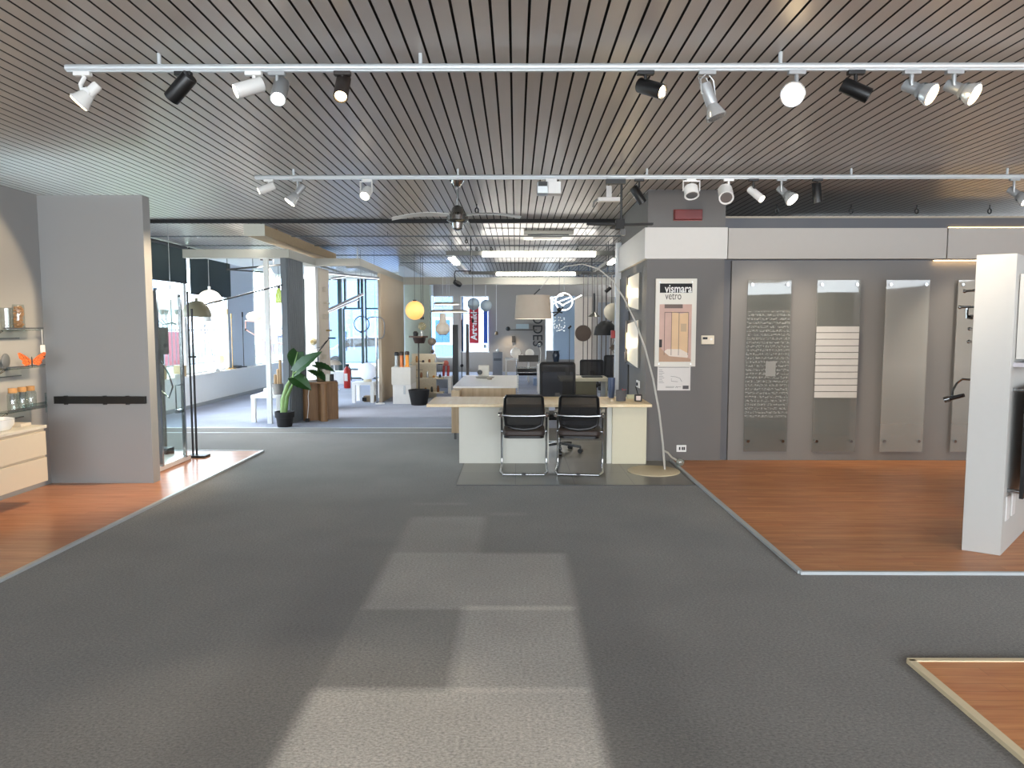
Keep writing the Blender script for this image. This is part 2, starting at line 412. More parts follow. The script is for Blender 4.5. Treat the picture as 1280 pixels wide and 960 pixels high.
struct(MB().box(-5.47, -5.35, 21.93, 22.07, 0, 3.1), 'trim_11', GREENM)
struct(MB().box(-5.28, -5.22, 21.94, 22.06, 2.2, 3.1).box(-4.86, -4.80, 21.94, 22.06, 2.2, 3.1).box(-4.76, -4.69, 21.94, 22.06, 0, 3.1), 'trim_20', GREENM)
struct(MB().box(-7, -3, 21.9, 22.1, 3.1, CZ + .05), 'wall_entrance', WHITE)
# white frames of the display bays, hung below the ceiling
HEAD = M('#b9b6ab', .6, noise=.02)
struct(MB().box(-5.55, -3.78, 11.95, 12.13, 2.79, 2.93).box(-3.98, -3.78, 12.13, 13.7, 2.79, 2.93).box(-3.78, -2.94, 13.55, 13.7, 2.79, 2.93)
       .box(-3.1, -2.94, 13.7, 18.85, 2.79, 2.93).box(-2.94, 2.6, 18.7, 18.85, 2.74, 2.93), 'trim_12', HEAD)
struct(MB().box(-4.225, -4.15, 11.99, 12.06, 0, 2.79), 'trim_13', WHITE)
# pale ceiling board of the left bay
struct(MB().box(-5.55, -3.98, 12.13, 16.6, 2.86, 2.9), 'ceiling_bay', M('#d5dade', .7))
# grey slatted divider
fl_ = MB()
y = 12.0
fl_.box(-3.93, -3.83, 11.97, 12.84, 0, 2.79)
for i in range(11): fl_.box(-3.83, -3.805, 11.99 + i * .078, 12.04 + i * .078, 0, 2.79)
struct(fl_, 'wall_slatted', M('#6f7479', .6, noise=.05))
struct(MB().box(-4.05, -3.84, 13.72, 13.9, 0, 2.79), 'wall_bay', M('#dcdfe0', .7))
struct(MB().box(-3.92, -3.82, 13.9, 14.62, 0, 2.79), 'wall_bay_side', M('#cfc3b2', .7))
struct(MB().box(-2.985, -2.92, 15.45, 18.6, 0, 2.79), 'wall_taupe', TAUPE)
struct(MB().box(-2.93, -2.28, 18.86, 19.3, 0, 2.74), 'wall_niche', M('#b9c4ba', .7))

# --- right side: pillar block, false wall, back walls
struct(MB().box(1.575, 2.5, 8.64, 10.88, 0, CZ), 'wall_pillar', M('#6f6d6b', .75, noise=.03, scale=3))
struct(MB().box(1.535, 2.52, 8.6, 10.9, 2.455, 2.825), 'trim_14', M('#d6d3cd', .6, noise=.02), bevel=.003)
struct(MB().box(2.5, 8, 8.72, 9.0, 0, 2.95), 'wall_right_back', GREYDARK)
struct(MB().box(2.6, 8, 8.67, 8.72, 0, 2.44), 'wall_right', GREYWALL)
struct(MB().box(2.53, 5.12, 8.6, 8.72, 2.455, 2.815), 'trim_15', M('#b7b2ab', .6, noise=.02))
struct(MB().box(5.135, 8, 8.6, 8.72, 2.455, 2.815), 'trim_16', M('#b7b2ab', .6, noise=.02))
struct(MB().box(2.5, 8, 8.80, 9.02, 2.95, 2.985), 'trim_17', M('#b6ab98', .6))
struct(MB().box(2.5, 8.2, 10.88, 11.0, 0, CZ), 'wall_right_rear', GREYDARK)
struct(MB().box(1.5, 1.575, 10.78, 10.88, 0, 2.9), 'trim_18', M('#d9dfe4', .5))
struct(MB().box(1.585, 1.6, 9.9, 10.75, 0, 2.35).move((-.03, 0, 0)), 'trim_19', M('#3a3a38', .6))
# room behind the photographer and far right (daylit shopfront)
struct(MB().box(-5, 8.2, -5.3, -5.15, 0, .5).box(-5, 8.2, -5.3, -5.15, 3.0, CZ + .1), 'wall_rear', WHITE)
struct(MB().box(8.0, 8.15, -5.2, 8.9, 0, 2.45).box(8.0, 8.15, -5.2, 8.9, 3.0, CZ + .1).box(8.0, 8.15, 8.9, 11.0, 0, 2.5).box(8.0, 8.15, 8.9, 11.0, 3.06, CZ + .1).box(8, 8.15, 5.0, 8.9, 2.45, 3.0).box(8, 8.15, 3.4, 3.6, 2.45, 3.0).box(8, 8.15, .4, .6, 2.45, 3.0).box(8, 8.15, -2.6, -2.4, 2.45, 3.0), 'wall_right_side', M('#b9b4ac', .7, noise=.03))  # unseen gap past the false wall, added to let sky light onto the ceiling there
# back of the shop
BACKW = M('#a9a29a', .8, noise=.03, scale=2)
struct(MB().box(-.98, 1.05, 26, 26.15, 0, 2.75).box(-2.28, -2.02, 26, 26.15, 0, 2.75).box(-2.02, -.98, 26, 26.15, 0, .7).box(-3.1, 4.2, 26, 26.15, 2.75, CZ + .05)
       .box(-3.1, -2.28, 26, 26.15, 0, .5).box(2.15, 4.2, 26, 26.15, 0, 2.75).box(1.05, 2.15, 26, 26.15, 0, .45), 'wall_back', BACKW)
hwindow(7, -2.0, -1.0, 26.05, .72, 2.74, (), (), WHITE, .04); hwindow(8, -3.0, -2.3, 26.05, .52, 2.74, (), (2.4,), WHITE, .04); hwindow(9, 1.07, 1.36, 26.05, .47, 2.74, (), (), WHITE, .04)
struct(MB().box(1.38, 2.15, 25.95, 26.12, .45, 2.75), 'wall_back_panel', M('#b4c8dd', .5, noise=.02))
struct(MB().box(-3.15, -3.0, 19.3, 21.95, 0, CZ).box(-3.15, -3.0, 22.05, 26, 0, .5).box(-3.15, -3, 22.05, 26, 2.75, CZ), 'wall_back_left', M('#cdd6de', .7))
struct(MB().box(4.1, 4.25, 10.9, 26.1, 0, 2.6).box(4.1, 4.25, 10.9, 26.1, 3.2, CZ), 'wall_back_right', M('#c9c6c2', .7))
struct(MB().box(1.72, 4.1, 20.2, 20.3, 0, 2.5), 'wall_back_bay', M('#d2cdc6', .7))
hwindow(10, 1.15, 2.6, 18.9, 2.95, CZ, (1.4, 1.65, 1.9, 2.15, 2.4), (3.1,), M('#3b4a63', .5), .02)

# ================================================================== OUTSIDE
struct(MB().box(-60, -6.9, -10, 70, -.35, -.15), 'ground_outside', M('#8f938c', .9, noise=.1, scale=.5))
struct(MB().box(-6.9, 60, 26.5, 70, -.35, -.15), 'ground_street', M('#8d9092', .9, noise=.1, scale=.5))
tag(mk(MB().box(-11.8, -10.1, 19, 37, -.15, -.08), 'lawn', M('#66843f', .9, noise=.35, scale=6)), 'strip of green grass outside the left windows', 'grass', kind='stuff')
def fence(name, label, x, y0, y1, n, m):
    t = thing(name, label, 'fence', (x, (y0 + y1) / 2, -.15))
    mk(MB().box(x - .02, x + .02, y0, y1, 1.5, 1.54).box(x - .02, x + .02, y0, y1, .25, .29), 'rail', m, t)
    pk = MB()
    for i in range(n):
        yy = y0 + (y1 - y0) * i / (n - 1); pk.box(x - .012, x + .012, yy - .012, yy + .012, -.15, 1.75)
    mk(pk, 'palings', m, t)
    mk(MB().box(x - .1, x + .1, y0, y1, -.15, .22), 'plinth', M('#cfcfc9', .9), t)
fence('railing_fence', 'pale metal railing fence outside the left windows', -12, 14, 40, 90, M('#5c5a62', .6))
solo(MB().box(-16.3, -16, 32.3, 34, -.15, 1.4), 'garden_screen', M('#9c4a52', .8, noise=.2), 'dark red screen wall behind the railing, seen past the shower cubicle', 'wall')
solo(MB().box(-16.3, -16, 45, 50, -.15, 1.05), 'garden_screen', M('#8d4650', .8, noise=.2), 'dark red screen wall behind the railing, seen left of the slatted divider', 'wall')
def building(name, label, x0, x1, y0, y1, h, m, wins, face):
    t = thing(name, label, 'building', ((x0 + x1) / 2, (y0 + y1) / 2, -.2))
    mk(MB().box(x0, x1, y0, y1, -.2, h), 'wall', m, t)
    for (a, z, ww, hh) in wins:
        if face == 'x':
            f = mk(MB().box(x1 - .05, x1 + .04, a - ww / 2 - .12, a + ww / 2 + .12, z - .12, z + hh + .12), 'window', WHITE, t)
            mk(MB().box(x1 + .03, x1 + .06, a - ww / 2, a + ww / 2, z, z + hh), 'pane', M('#38597a', .15), f)
        else:
            f = mk(MB().box(a - ww / 2 - .12, a + ww / 2 + .12, y0 - .04, y0 + .05, z - .12, z + hh + .12), 'window', WHITE, t)
            mk(MB().box(a - ww / 2, a + ww / 2, y0 - .06, y0 - .03, z, z + hh), 'pane', M('#38597a', .15), f)
building('house', 'white house with blue windows across the street on the left', -32, -24, 22, 50, 9, M('#e6e2d8', .9), [(y_, z_, 1.6, 2) for y_ in (29, 34.2, 38.5, 43, 47) for z_ in (.6, 3.4)], 'x')
building('office_block', 'pale blue office block seen through the entrance glass', -15.2, -6.5, 47, 55, 12, M('#5f93bd', .7), [(x_, z_, 1.3, 1.5) for x_ in (-13.5, -11.5, -9.5, -7.6) for z_ in (.8, 3.6)], 'y')
building('blue_hall', 'bright blue building behind the back windows', -10, -3.2, 38, 46, 9, M('#5d86c2', .8), [(-3.9, .8, .8, 1.2)], 'y')
building('street_house', 'pale house front behind the red banner window', -3.1, 9, 42, 48, 8, M('#c6ccd0', .8), [(x_, 1, 1.2, 1.6) for x_ in (0, 3, 6)], 'y')
# parked car
t = thing('parked_car', 'pale grey car parked outside the entrance doors', 'car', (-6.2, 30, -.15))
bd = [(-8.1, 0.15), (-8.1, .62), (-7.5, .78), (-6.9, 1.22), (-5.6, 1.25), (-5.0, .82), (-4.2, .72), (-4.1, .15)]
mk(MB().slab([(x_, 29.2, z_) for x_, z_ in bd], (0, 1.6, 0)), 'body', M('#6f86a8', .25, .3), t, bevel=.05)
mk(MB().slab([(x_, 29.18, z_) for x_, z_ in ((-7.3, .8), (-6.85, 1.16), (-5.65, 1.19), (-5.2, .84))], (0, .04, 0)), 'window', DARK, t)
for x_ in (-7.4, -4.9): mk(MB().cyl((x_, 29.15, .15), (x_, 29.4, .15), .3), 'wheel', BLACK, t)

# ================================================================== TRACK LIGHTING
TRK_Z = 3.19
def track(Y, x0, x1, rods, label):
    t = thing('lighting_track', label, 'lighting track', ((x0 + x1) / 2, Y, TRK_Z - .02), 'white lighting tracks')
    mk(MB().cyl((x0, Y, TRK_Z), (x1, Y, TRK_Z), .021, seg=16).box(x0 + .01, x1, Y - .012, Y + .012, TRK_Z - .026, TRK_Z), 'rail', ALU, t)
    for x in rods: mk(MB().cyl((x, Y, TRK_Z), (x, Y, CZ + .005), .012, seg=10), 'hanging_rod', ALU, t)
track(4.38, -2.69, 6, (-2.13, -.57, 1.57, 3.2), 'white lighting track nearest the camera, hung across the ceiling')
track(7.5, -2.7, 6.6, (-2.3, -.6, 1.35, 3.45, 5.05), 'thinner white lighting track further back, in front of the two fans')

def spot(kind, px, Y, hx, hy, d, m, label, lit=None, L=.17, r=.047, adm=None, power=0, col=(1, .86, .68), dY=0.0, aim=None, cone=58, soft=.7, name='track_spotlight'):
    """a spotlight clipped under a track at pixel column px; hx,hy = picture place of the head's pivot, d = aiming direction"""
    top = at(px, 88 if Y < 5 else 224, Y); top.z = TRK_Z - .026; top.y = Y
    p = at(hx, hy, Y + dY); d = Vector(d).normalized(); adm = adm or m
    t = thing(name, label, 'spotlight', top, 'track spotlights')
    mk(MB().box(top.x - .05, top.x + .05, Y - .018, Y + .018, top.z - .022, top.z + .003), 'adapter', adm, t, bevel=.003)
    def head(prof, mm=m, nm='housing'):
        return mk(MB().lathe(prof, p, d, 28), nm, mm, t)
    lens_at = None
    if kind == 'cyl':
        mk(MB().tube([top + Vector((0, 0, -.02)), Vector((top.x, Y, (p.z + top.z) / 2)), p], .011), 'stem', adm, t)
        hh = head([(0, -L * .45), (r * .92, -L * .45), (r, -L * .42), (r, L * .55), (r * .9, L * .55), (r * .86, L * .48), (0, L * .48)])
        lr, ld = r * .8, L * .50
    elif kind == 'par':
        mk(MB().tube([top + Vector((0, 0, -.02)), Vector((top.x, Y, p.z + .03)), p], .013), 'stem', adm, t)
        head([(0, -L * .5), (r * .62, -L * .5), (r * .66, -L * .45), (r * .66, L * .02), (r * .8, L * .05), (r * 1.0, L * .18)])
        mk(MB().lathe([(r * .66, L * .05), (r * .85, L * .18), (r * 1.25, L * .46), (r * 1.28, L * .52), (r * 1.2, L * .54), (0, L * .50)], p, d, 28), 'reflector', M('#cfd2d2', .2, .5, noise=0), t)
        lr, ld = r * 1.12, L * .535
    elif kind == 'yoke':
        sd = d.cross(Vector((0, 0, 1))); sd = sd.normalized() if sd.length > .05 else Vector((1, 0, 0))
        a1, a2 = p + sd * r * 1.15, p - sd * r * 1.15
        q = Vector((p.x, p.y, top.z - .02))
        mk(MB().bar(q + sd * r * 1.2, q - sd * r * 1.2, .02, .012).bar(q + sd * r * 1.15, a1, .006, .026, d).bar(q - sd * r * 1.15, a2, .006, .026, d), 'yoke', adm, t)
        head([(0, -L * .4), (r * .8, -L * .4), (r * .95, -L * .3), (r, L * .3), (r, L * .42), (r * .85, L * .42), (r * .8, L * .32), (0, L * .32)])
        lr, ld = r * .78, L * .36
    elif kind == 'wire':
        sd = Vector((.95, .3, 0)).normalized(); q = Vector((top.x, Y, top.z - .02)); e1_ = p - d * L * .18
        for s_ in (-1, 1): mk(MB().tube([q + sd * .012 * s_, q + sd * r * s_ + Vector((0, 0, -.03)), e1_ + sd * r * s_ * 1.05, e1_ + sd * r * s_ * .5], .0045, 6), 'wire_yoke', SILVER, t)
        mk(MB().tube([p - d * L * .5 + sd * r * .7, p - d * L * .72 + sd * r * .6, p - d * L * .72 - sd * r * .6, p - d * L * .5 - sd * r * .7], .004, 6), 'wire_handle', SILVER, t)
        head([(0, -L * .5), (r * .78, -L * .5), (r * .8, L * .12), (r * .7, L * .16)])
        mk(MB().lathe([(r * .7, L * .14), (r * 1.0, L * .3), (r * 1.4, L * .52), (r * 1.42, L * .56), (r * 1.3, L * .56), (0, L * .5)], p, d, 28), 'reflector', M('#d5d8d8', .15, .6, noise=0), t)
        lr, ld = r * 1.2, L * .54
    elif kind == 'curved':
        e = at(hx - 4, hy, Y)
        mk(MB().tube([top, top + Vector((.01, 0, -.03)), top + Vector((-.015, 0, -.07)), top + Vector((-.01, 0, -.10)), p + Vector((-.01, 0, .03)), p], .013), 'curved_arm', adm, t)
        mk(MB().cyl(p + Vector((0, -.03, 0)), p + Vector((0, .03, 0)), .022), 'pivot', adm, t)
        head([(0, -L * .48), (r * .52, -L * .48), (r * .6, -L * .40), (r * .6, L * .0), (r * .72, L * .03), (r * 1.1, L * .40), (r * 1.25, L * .46), (r * 1.25, L * .5), (0, L * .48)])
        lr, ld = r * 1.15, L * .505
    if lit:
        lm = M('#fff6e2', .3, emit=lit, es=7.0, noise=0)
        mk(MB().lathe([(0, 0), (lr, 0), (lr * .9, .006), (0, .01)], p + d * ld, d, 24), 'lens', lm, t)
    else:
        mk(MB().lathe([(0, 0), (lr, 0), (lr * .9, .006), (0, .008)], p + d * ld, d, 24), 'lens', M('#8a8c8e', .1, .6, noise=0), t)
    if power:
        s = light('spot_beam', 'SPOT', p + d * (ld + .04), ((Vector(aim) - p) if aim else d).to_track_quat('-Z', 'Y').to_euler(), power, col, spot_size=R(cone), spot_blend=soft, shadow_soft_size=.05)
    return t
WM = '#ffe0a8'; NW = '#fff3dd'
SPW = M('#dcdcd8', .4, noise=.02); SPG = M('#9da0a1', .35, .3, noise=.02); SPD = M('#2c2522', .45, noise=0)
YF, YB = 4.38, 7.5
spot('curved', 103, YF, 111, 117, (-.62, -.1, -.62), SPW, 'white spotlight on a curved arm at the left end of the front track', WM, L=.16, r=.05, power=400, col=(1, .74, .46), aim=(-4.87, 5.62, 2.15), cone=48, soft=.1)
spot('cyl', 229, YF, 227, 108, (-.75, .25, -.62), BLACK, 'black cylinder spotlight second from the left on the front track', None, L=.185)
spot('cyl', 317, YF, 313, 109, (-.82, -.45, -.40), SPW, 'white cylinder spotlight third from the left, lens turned left', NW, L=.17, r=.044, power=100)
spot('cyl', 346, YF, 350, 113, (.08, -.62, -.62), SPG, 'grey cylinder spotlight with bright white lens, fourth from left on front track', '#ffffff', L=.19, r=.046)
spot('cyl', 428, YF, 428, 108, (.03, -.6, -.75), SPD, 'dark brown upright spotlight with warm glowing lens, left of the front track gap', WM, L=.19, r=.043, power=80)
spot('cyl', 807, YF, 812, 110, (.72, -.55, -.42), BLACK, 'black spotlight with glowing lens right of the middle of the front track', WM, L=.17, r=.044, power=110, aim=(2.2, 8.6, 1.7))
spot('wire', 884, YF, 888, 125, (.32, -.1, -.92), SPG, 'silver spotlight in a wire yoke hanging lowest from the front track', None, L=.20, r=.044)
spot('par', 996, YF, 987, 117, (-.12, -.9, -.34), SPG, 'silver spotlight facing the camera with the strongest warm glow, front track', WM, L=.16, r=.056, power=110)
spot('cyl', 1070, YF, 1068, 112, (.68, -.25, -.42), BLACK, 'unlit black cylinder spotlight on the right half of the front track', None, L=.17, r=.044)
spot('par', 1140, YF, 1147, 112, (.62, -.6, -.52), SPG, 'flared silver spotlight, left one of the lit pair at the right end', WM, L=.17, r=.053, power=90, aim=(2.5, 7.2, 0), cone=56, soft=1)
spot('par', 1193, YF, 1200, 112, (.62, -.6, -.52), SPG, 'flared silver spotlight, right one of the lit pair at the right end', WM, L=.17, r=.053, power=110, aim=(4.3, 7.9, 0), cone=56, soft=1)
spot('cyl', 336, YB, 334, 235, (-.8, -.3, -.38), SPW, 'small white cylinder spotlight at the left end of the rear track', NW, L=.17, r=.042, power=170, col=(1, .78, .52), aim=(-3.8, 7.42, 1.4), cone=70)
spot('par', 372, YB, 371, 242, (-.55, -.2, -.75), SPG, 'silver flared spotlight second from left on the rear track', NW, L=.22, r=.052, power=80)
spot('yoke', 459, YB, 458, 241, (-.15, -.62, -.6), SPW, 'white yoke spotlight with bright lens left of the chrome fan', NW, L=.15, r=.055)
spot('cyl', 799, YB, 797, 243, (.5, -.05, -.78), BLACK, 'black cylinder spotlight beside the black fan on the rear track', None, L=.19, r=.045)
spot('yoke', 864, YB, 864, 239, (.02, -.45, -.9), WHITE_GLOSS, 'white square yoke spotlight above the red emergency sign', None, L=.14, r=.075)
spot('cyl', 911, YB, 907, 242, (-.1, -.62, -.5), WHITE_GLOSS, 'big white drum spotlight right of the red emergency sign', None, L=.17, r=.075)
spot('cyl', 942, YB, 944, 242, (.45, -.55, -.6), WHITE_GLOSS, 'slim white spotlight with lit lens on a black adapter, rear track', NW, L=.19, r=.04, adm=BLACK, power=75, aim=(3.0, 8.6, 1.7))
spot('par', 977, YB, 982, 242, (.5, -.55, -.7), SPG, 'silver flared spotlight right of the slim white one, rear track', NW, L=.20, r=.058, power=75, aim=(4.1, 8.6, 1.4))
spot('cyl', 1022, YB, 1021, 240, (.1, .05, -.95), BLACK, 'black cylinder spotlight hanging straight down over the glass panels', None, L=.20, r=.045)
spot('par', 1268, YB, 1272, 243, (.5, -.6, -.65), SPG, 'silver flared spotlight cut by the right edge of the photo', NW, L=.20, r=.058, power=75, aim=(5.3, 8.6, 1.5))
# white twin box fitting on the rear track
t = thing('track_luminaire', 'white box light with a black square opening on the rear track', 'spotlight', at(686, 236, 7.5))
c = at(686, 236, 7.5)
mk(MB().box(c.x - .01, c.x + .12, 7.42, 7.58, c.z - .06, c.z + .06), 'housing', WHITE, t, bevel=.004)
mk(MB().box(c.x - .12, c.x - .012, 7.42, 7.58, c.z - .06, c.z + .06), 'lamp_box', STEEL, t, bevel=.004)
mk(MB().box(c.x - .112, c.x - .02, 7.412, 7.43, c.z + .012, c.z + .055), 'opening', BLACK, t)
mk(MB().box(c.x - .03, c.x + .08, 7.48, 7.52, c.z + .06, TRK_Z - .02), 'adapter', WHITE, t)

# ================================================================== CEILING FITTINGS
# chrome fan with pale curved blades
h = at(572, 272, 8.0)
t = thing('ceiling_fan', 'chrome ceiling fan with slender translucent blades', 'ceiling fan', (h.x, 8.0, CZ))
mk(MB().lathe([(0, 0), (.075, 0), (.07, -.035), (.03, -.085), (0, -.09)], (h.x, 8, CZ)), 'canopy', CHROME, t)
mk(MB().cyl((h.x, 8, h.z + .1), (h.x, 8, CZ - .05), .013), 'down_rod', CHROME, t)
mk(MB().lathe([(0, .13), (.03, .13), (.06, .10), (.075, .05), (.115, .02), (.12, -.03), (.10, -.05), (.07, -.06), (.06, -.12), (.03, -.14), (0, -.14)], (h.x, 8, h.z)), 'motor', CHROME, t)
BLD = M('#cfd0cc', .25, alpha=.75, noise=0)
for a in (R(186), R(-14), R(82)):
    b_ = MB(); n = 10; top_, bot_ = [], []
    dx, dy = math.cos(a), math.sin(a)
    pts = []
    for i in range(n + 1):
        u = i / n; rr = .1 + .62 * u; wd = .018 + .028 * math.sin(PI * min(1, u * 1.1)) * (1 - .4 * u); zz = h.z + .03 - .05 * u + .025 * math.sin(PI * u)
        for sgn in (-1, 1): pts.append((h.x + dx * rr - dy * wd * sgn, 8 + dy * rr + dx * wd * sgn, zz + sgn * .014))
    nv = len(pts); b_.add(pts + [(p[0], p[1], p[2] - .006) for p in pts],
                          [(2 * i, 2 * i + 1, 2 * i + 3, 2 * i + 2) for i in range(n)] + [(nv + 2 * i, nv + 2 * i + 2, nv + 2 * i + 3, nv + 2 * i + 1) for i in range(n)]
                          + [(2 * i, 2 * i + 2, nv + 2 * i + 2, nv + 2 * i) for i in range(n)] + [(2 * i + 1, nv + 2 * i + 1, nv + 2 * i + 3, 2 * i + 3) for i in range(n)] + [(0, nv, nv + 1, 1), (nv - 2, nv - 1, 2 * nv - 1, 2 * nv - 2)])
    mk(b_, 'blade', BLD, t)
# black fan hung on the rear track
h = at(775, 281, 7.5)
t = thing('ceiling_fan', 'black ceiling fan with thin flat blades hung from the rear track', 'ceiling fan', (h.x, 7.5, TRK_Z))
mk(MB().box(h.x - .15, h.x + .05, 7.47, 7.53, TRK_Z - .075, TRK_Z - .026), 'mount', BLACK, t)
mk(MB().cyl((h.x + .01, 7.5, h.z), (h.x + .01, 7.5, TRK_Z - .05), .012), 'down_rod', BLACK, t)
mk(MB().box(h.x - .045, h.x + .04, 7.455, 7.545, h.z - .05, h.z + .055), 'motor', BLACK_MATT, t, bevel=.006)
for a in (R(176), R(6), R(95)):
    mk(MB().bar(Vector((h.x, 7.5, h.z)) + Vector((math.cos(a), math.sin(a), 0)) * .03, Vector((h.x, 7.5, h.z + .012)) + Vector((math.cos(a), math.sin(a), 0)) * .345, .06, .02), 'blade', BLACK_MATT, t)
mk(MB().prism([(h.x + .0, 7.46), (h.x + .05, 7.46), (h.x + .05, 7.54)], h.z - .11, h.z - .05), 'switch_housing', BLACK, t)
# white emergency light near the black fan
p = at(760, 249, 8.4)
t = thing('emergency_light', 'white emergency ceiling light left of the black fan', 'emergency light', (p.x, 8.4, CZ))
mk(MB().box(p.x - .12, p.x + .14, 8.36, 8.44, p.z - .03, p.z + .02), 'body', WHITE, t, bevel=.01); mk(MB().box(p.x - .02, p.x + .04, 8.385, 8.415, p.z + .02, CZ), 'bracket', WHITE, t)
mk(MB().tube([(p.x - .12, 8.4, p.z), (p.x - .16, 8.4, p.z - .03), (p.x - .17, 8.4, p.z - .09)], .012), 'cable', M('#8b8b88', .5), t)
# air conditioning cassette
p0, p1 = fl(655, 291, 3.2), fl(713, 301, 3.2)
t = thing('air_conditioner', 'beige air conditioning cassette set under the ceiling slats', 'air conditioner', ((p0.x + p1.x) / 2, 12.6, CZ - .06))
mk(MB().box(.13, .98, 12.2, 13.1, CZ - .06, CZ), 'panel', CREAM, t, bevel=.015); mk(MB().box(.3, .8, 12.5, 12.8, CZ - .075, CZ - .058), 'grille', M('#8c8578', .6), t)
mk(MB().box(.2, .9, 12.26, 12.32, CZ - .068, CZ - .058), 'air_slot', DARK, t)
# thin rails under the ceiling
for i, (y_, x0, x1, lb) in enumerate(((12.35, -6.4, 1.9, 'thin grey ceiling rail nearest the camera, behind the black joint'), (13.75, -6.4, 1.9, 'thin grey ceiling rail second behind the black joint'),
                                      (15.6, -6.4, 2.2, 'thin grey ceiling rail third behind the black joint'), (17.4, -2.8, 2.5, 'thin dark ceiling rail just before the far header'))):
    solo(MB().cyl((x0, y_, 3.19), (x1, y_, 3.19), .012, seg=8).cyl((-2.2, y_, 3.19), (-2.2, y_, CZ), .006, seg=6).cyl((1.2, y_, 3.19), (1.2, y_, CZ), .006, seg=6), 'ceiling_rail', M('#6d7274', .5), lb, 'ceiling rail', 'thin rails under the ceiling')
# hooks
for (px, py, Y, lb) in ((971, 263, 9.7, 'black ceiling hook left of all above the right wall'), (1064, 263, 9.7, 'black ceiling hook second from left above the right wall'),
                        (1146, 263, 9.7, 'black ceiling hook third from left above the right wall'), (1237, 263, 9.7, 'black ceiling hook at the far right above the right wall'),
                        (596, 262, 9.6, 'small dark ceiling hook right of the chrome fan'), (583, 301, 13.0, 'small dark ceiling hook below the chrome fan'),
                        (596, 311, 14.6, 'small dark ceiling hook just above the long lamp frame, left one'), (614, 311, 14.6, 'small dark ceiling hook just above the long lamp frame, middle one'), (722, 312, 14.6, 'small dark ceiling hook just above the long lamp frame, right one')):
    p = at(px, py, Y)
    solo(MB().cyl((p.x, Y, p.z + .02), (p.x, Y, CZ), .008, seg=8).tube([(p.x + .022 * math.cos(a_), Y, p.z - .01 + .032 * math.sin(a_)) for a_ in [2 * PI * i / 12 for i in range(12)]], .009, 6, True), 'ceiling_hook', BLACK, lb, 'hook', 'hooks under the ceiling')
# rectangular linear lamp frame
t = thing('linear_light', 'long rectangular lamp frame with glowing tubes under the back ceiling', 'ceiling light', (.4, 13.4, 3.0))
PRF = M('#77766f', .5, noise=.02); TUBE = M('#ffffff', .4, emit='#fffaf0', es=16.0, noise=0)
mk(MB().box(-1.3, 2.02, 13.36, 13.46, 2.97, 3.05), 'front_profile', PRF, t); mk(MB().box(-1.3, 2.02, 18.3, 18.4, 2.97, 3.05), 'rear_profile', PRF, t)
for x in (-1.26, 1.98): mk(MB().box(x - .05, x + .05, 13.46, 18.3, 2.97, 3.05), 'side_profile', PRF if x > 0 else WHITE, t)
mk(MB().box(-.62, 1.47, 13.335, 13.44, 2.945, 3.03), 'tube', TUBE, t); mk(MB().box(-.5, 1.5, 18.28, 18.38, 2.945, 3.02), 'tube', TUBE, t)
mk(MB().box(-1.31, -1.2, 13.9, 15.3, 2.95, 3.0), 'tube', TUBE, t); mk(MB().box(1.93, 2.03, 14.2, 15.2, 2.95, 3.0), 'tube', TUBE, t)
for (x, y) in ((-1.2, 13.41), (1.9, 13.41), (-1.2, 18.35), (1.9, 18.35)): mk(MB().cyl((x, y, 3.04), (x, y, CZ), .006, seg=6), 'suspension', PRF, t)
# long ceiling box light on the left
t = thing('ceiling_box_light', 'long beige ceiling light box running away above the left bays', 'ceiling light', (-4.0, 13, 3.12))
mk(MB().box(-4.15, -3.85, 11.02, 15.4, 3.04, 3.2).box(-4.02, -3.98, 12, 12.05, 3.2, CZ).box(-4.02, -3.98, 14.5, 14.55, 3.2, CZ), 'housing', M('#9c8767', .6), t); mk(MB().box(-4.17, -4.15, 11.5, 14.9, 3.05, 3.14), 'diffuser', TUBE, t)
mk(MB().box(-4.16, -3.84, 11.0, 11.02, 3.03, 3.21), 'end_cap', M('#c9c6b8', .6), t)
# suspended black rail group over the left bay
t = thing('pendant_rail', 'black pendant rail fitting hung inside the left bay frame', 'ceiling light', at(318, 333, 13.0))
a, b_ = at(283, 337, 12.6), at(352, 331, 13.0)
mk(MB().bar(a, b_, .04, .03).bar(at(283, 337, 12.6), at(330, 340, 12.6), .02, .02), 'rail', BLACK, t)
for px, py in ((284, 333), (316, 331), (342, 330)):
    q = at(px, py, 12.8); mk(MB().cyl((q.x, 12.8, q.z - .05), (q.x, 12.8, 2.86), .006, seg=6), 'suspension', BLACK, t)
solo(MB().cyl(at(333, 324, 13.0) - Vector((0, 0, .02)), at(333, 324, 13.0) + Vector((0, 0, .02)), .11), 'ceiling_lamp', M('#5a4d44', .6), 'round brown flush ceiling lamp inside the left bay', 'ceiling light')
light('bay_fill_light', 'AREA', ((a.x + b_.x) / 2, 12.8, (a.z + b_.z) / 2 - .03), (0, R(-25), 0), 85, (1, .93, .82), shape='RECTANGLE', size=1.0, size_y=.05)  # added fill under the rail, brightens the left bay and its bench wall
q = at(338, 339, 12.9)
t = thing('pendant_spotlight', 'small cream spotlight hanging from the black pendant rail', 'spotlight', q)
mk(MB().cyl(q + Vector((-.03, 0, .04)), q + Vector((.03, 0, -.06)), .03), 'head', CREAM, t); mk(MB().cyl(q + Vector((-.03, 0, .04)), q + Vector((-.03, 0, .14)), .006), 'stem', CREAM, t)

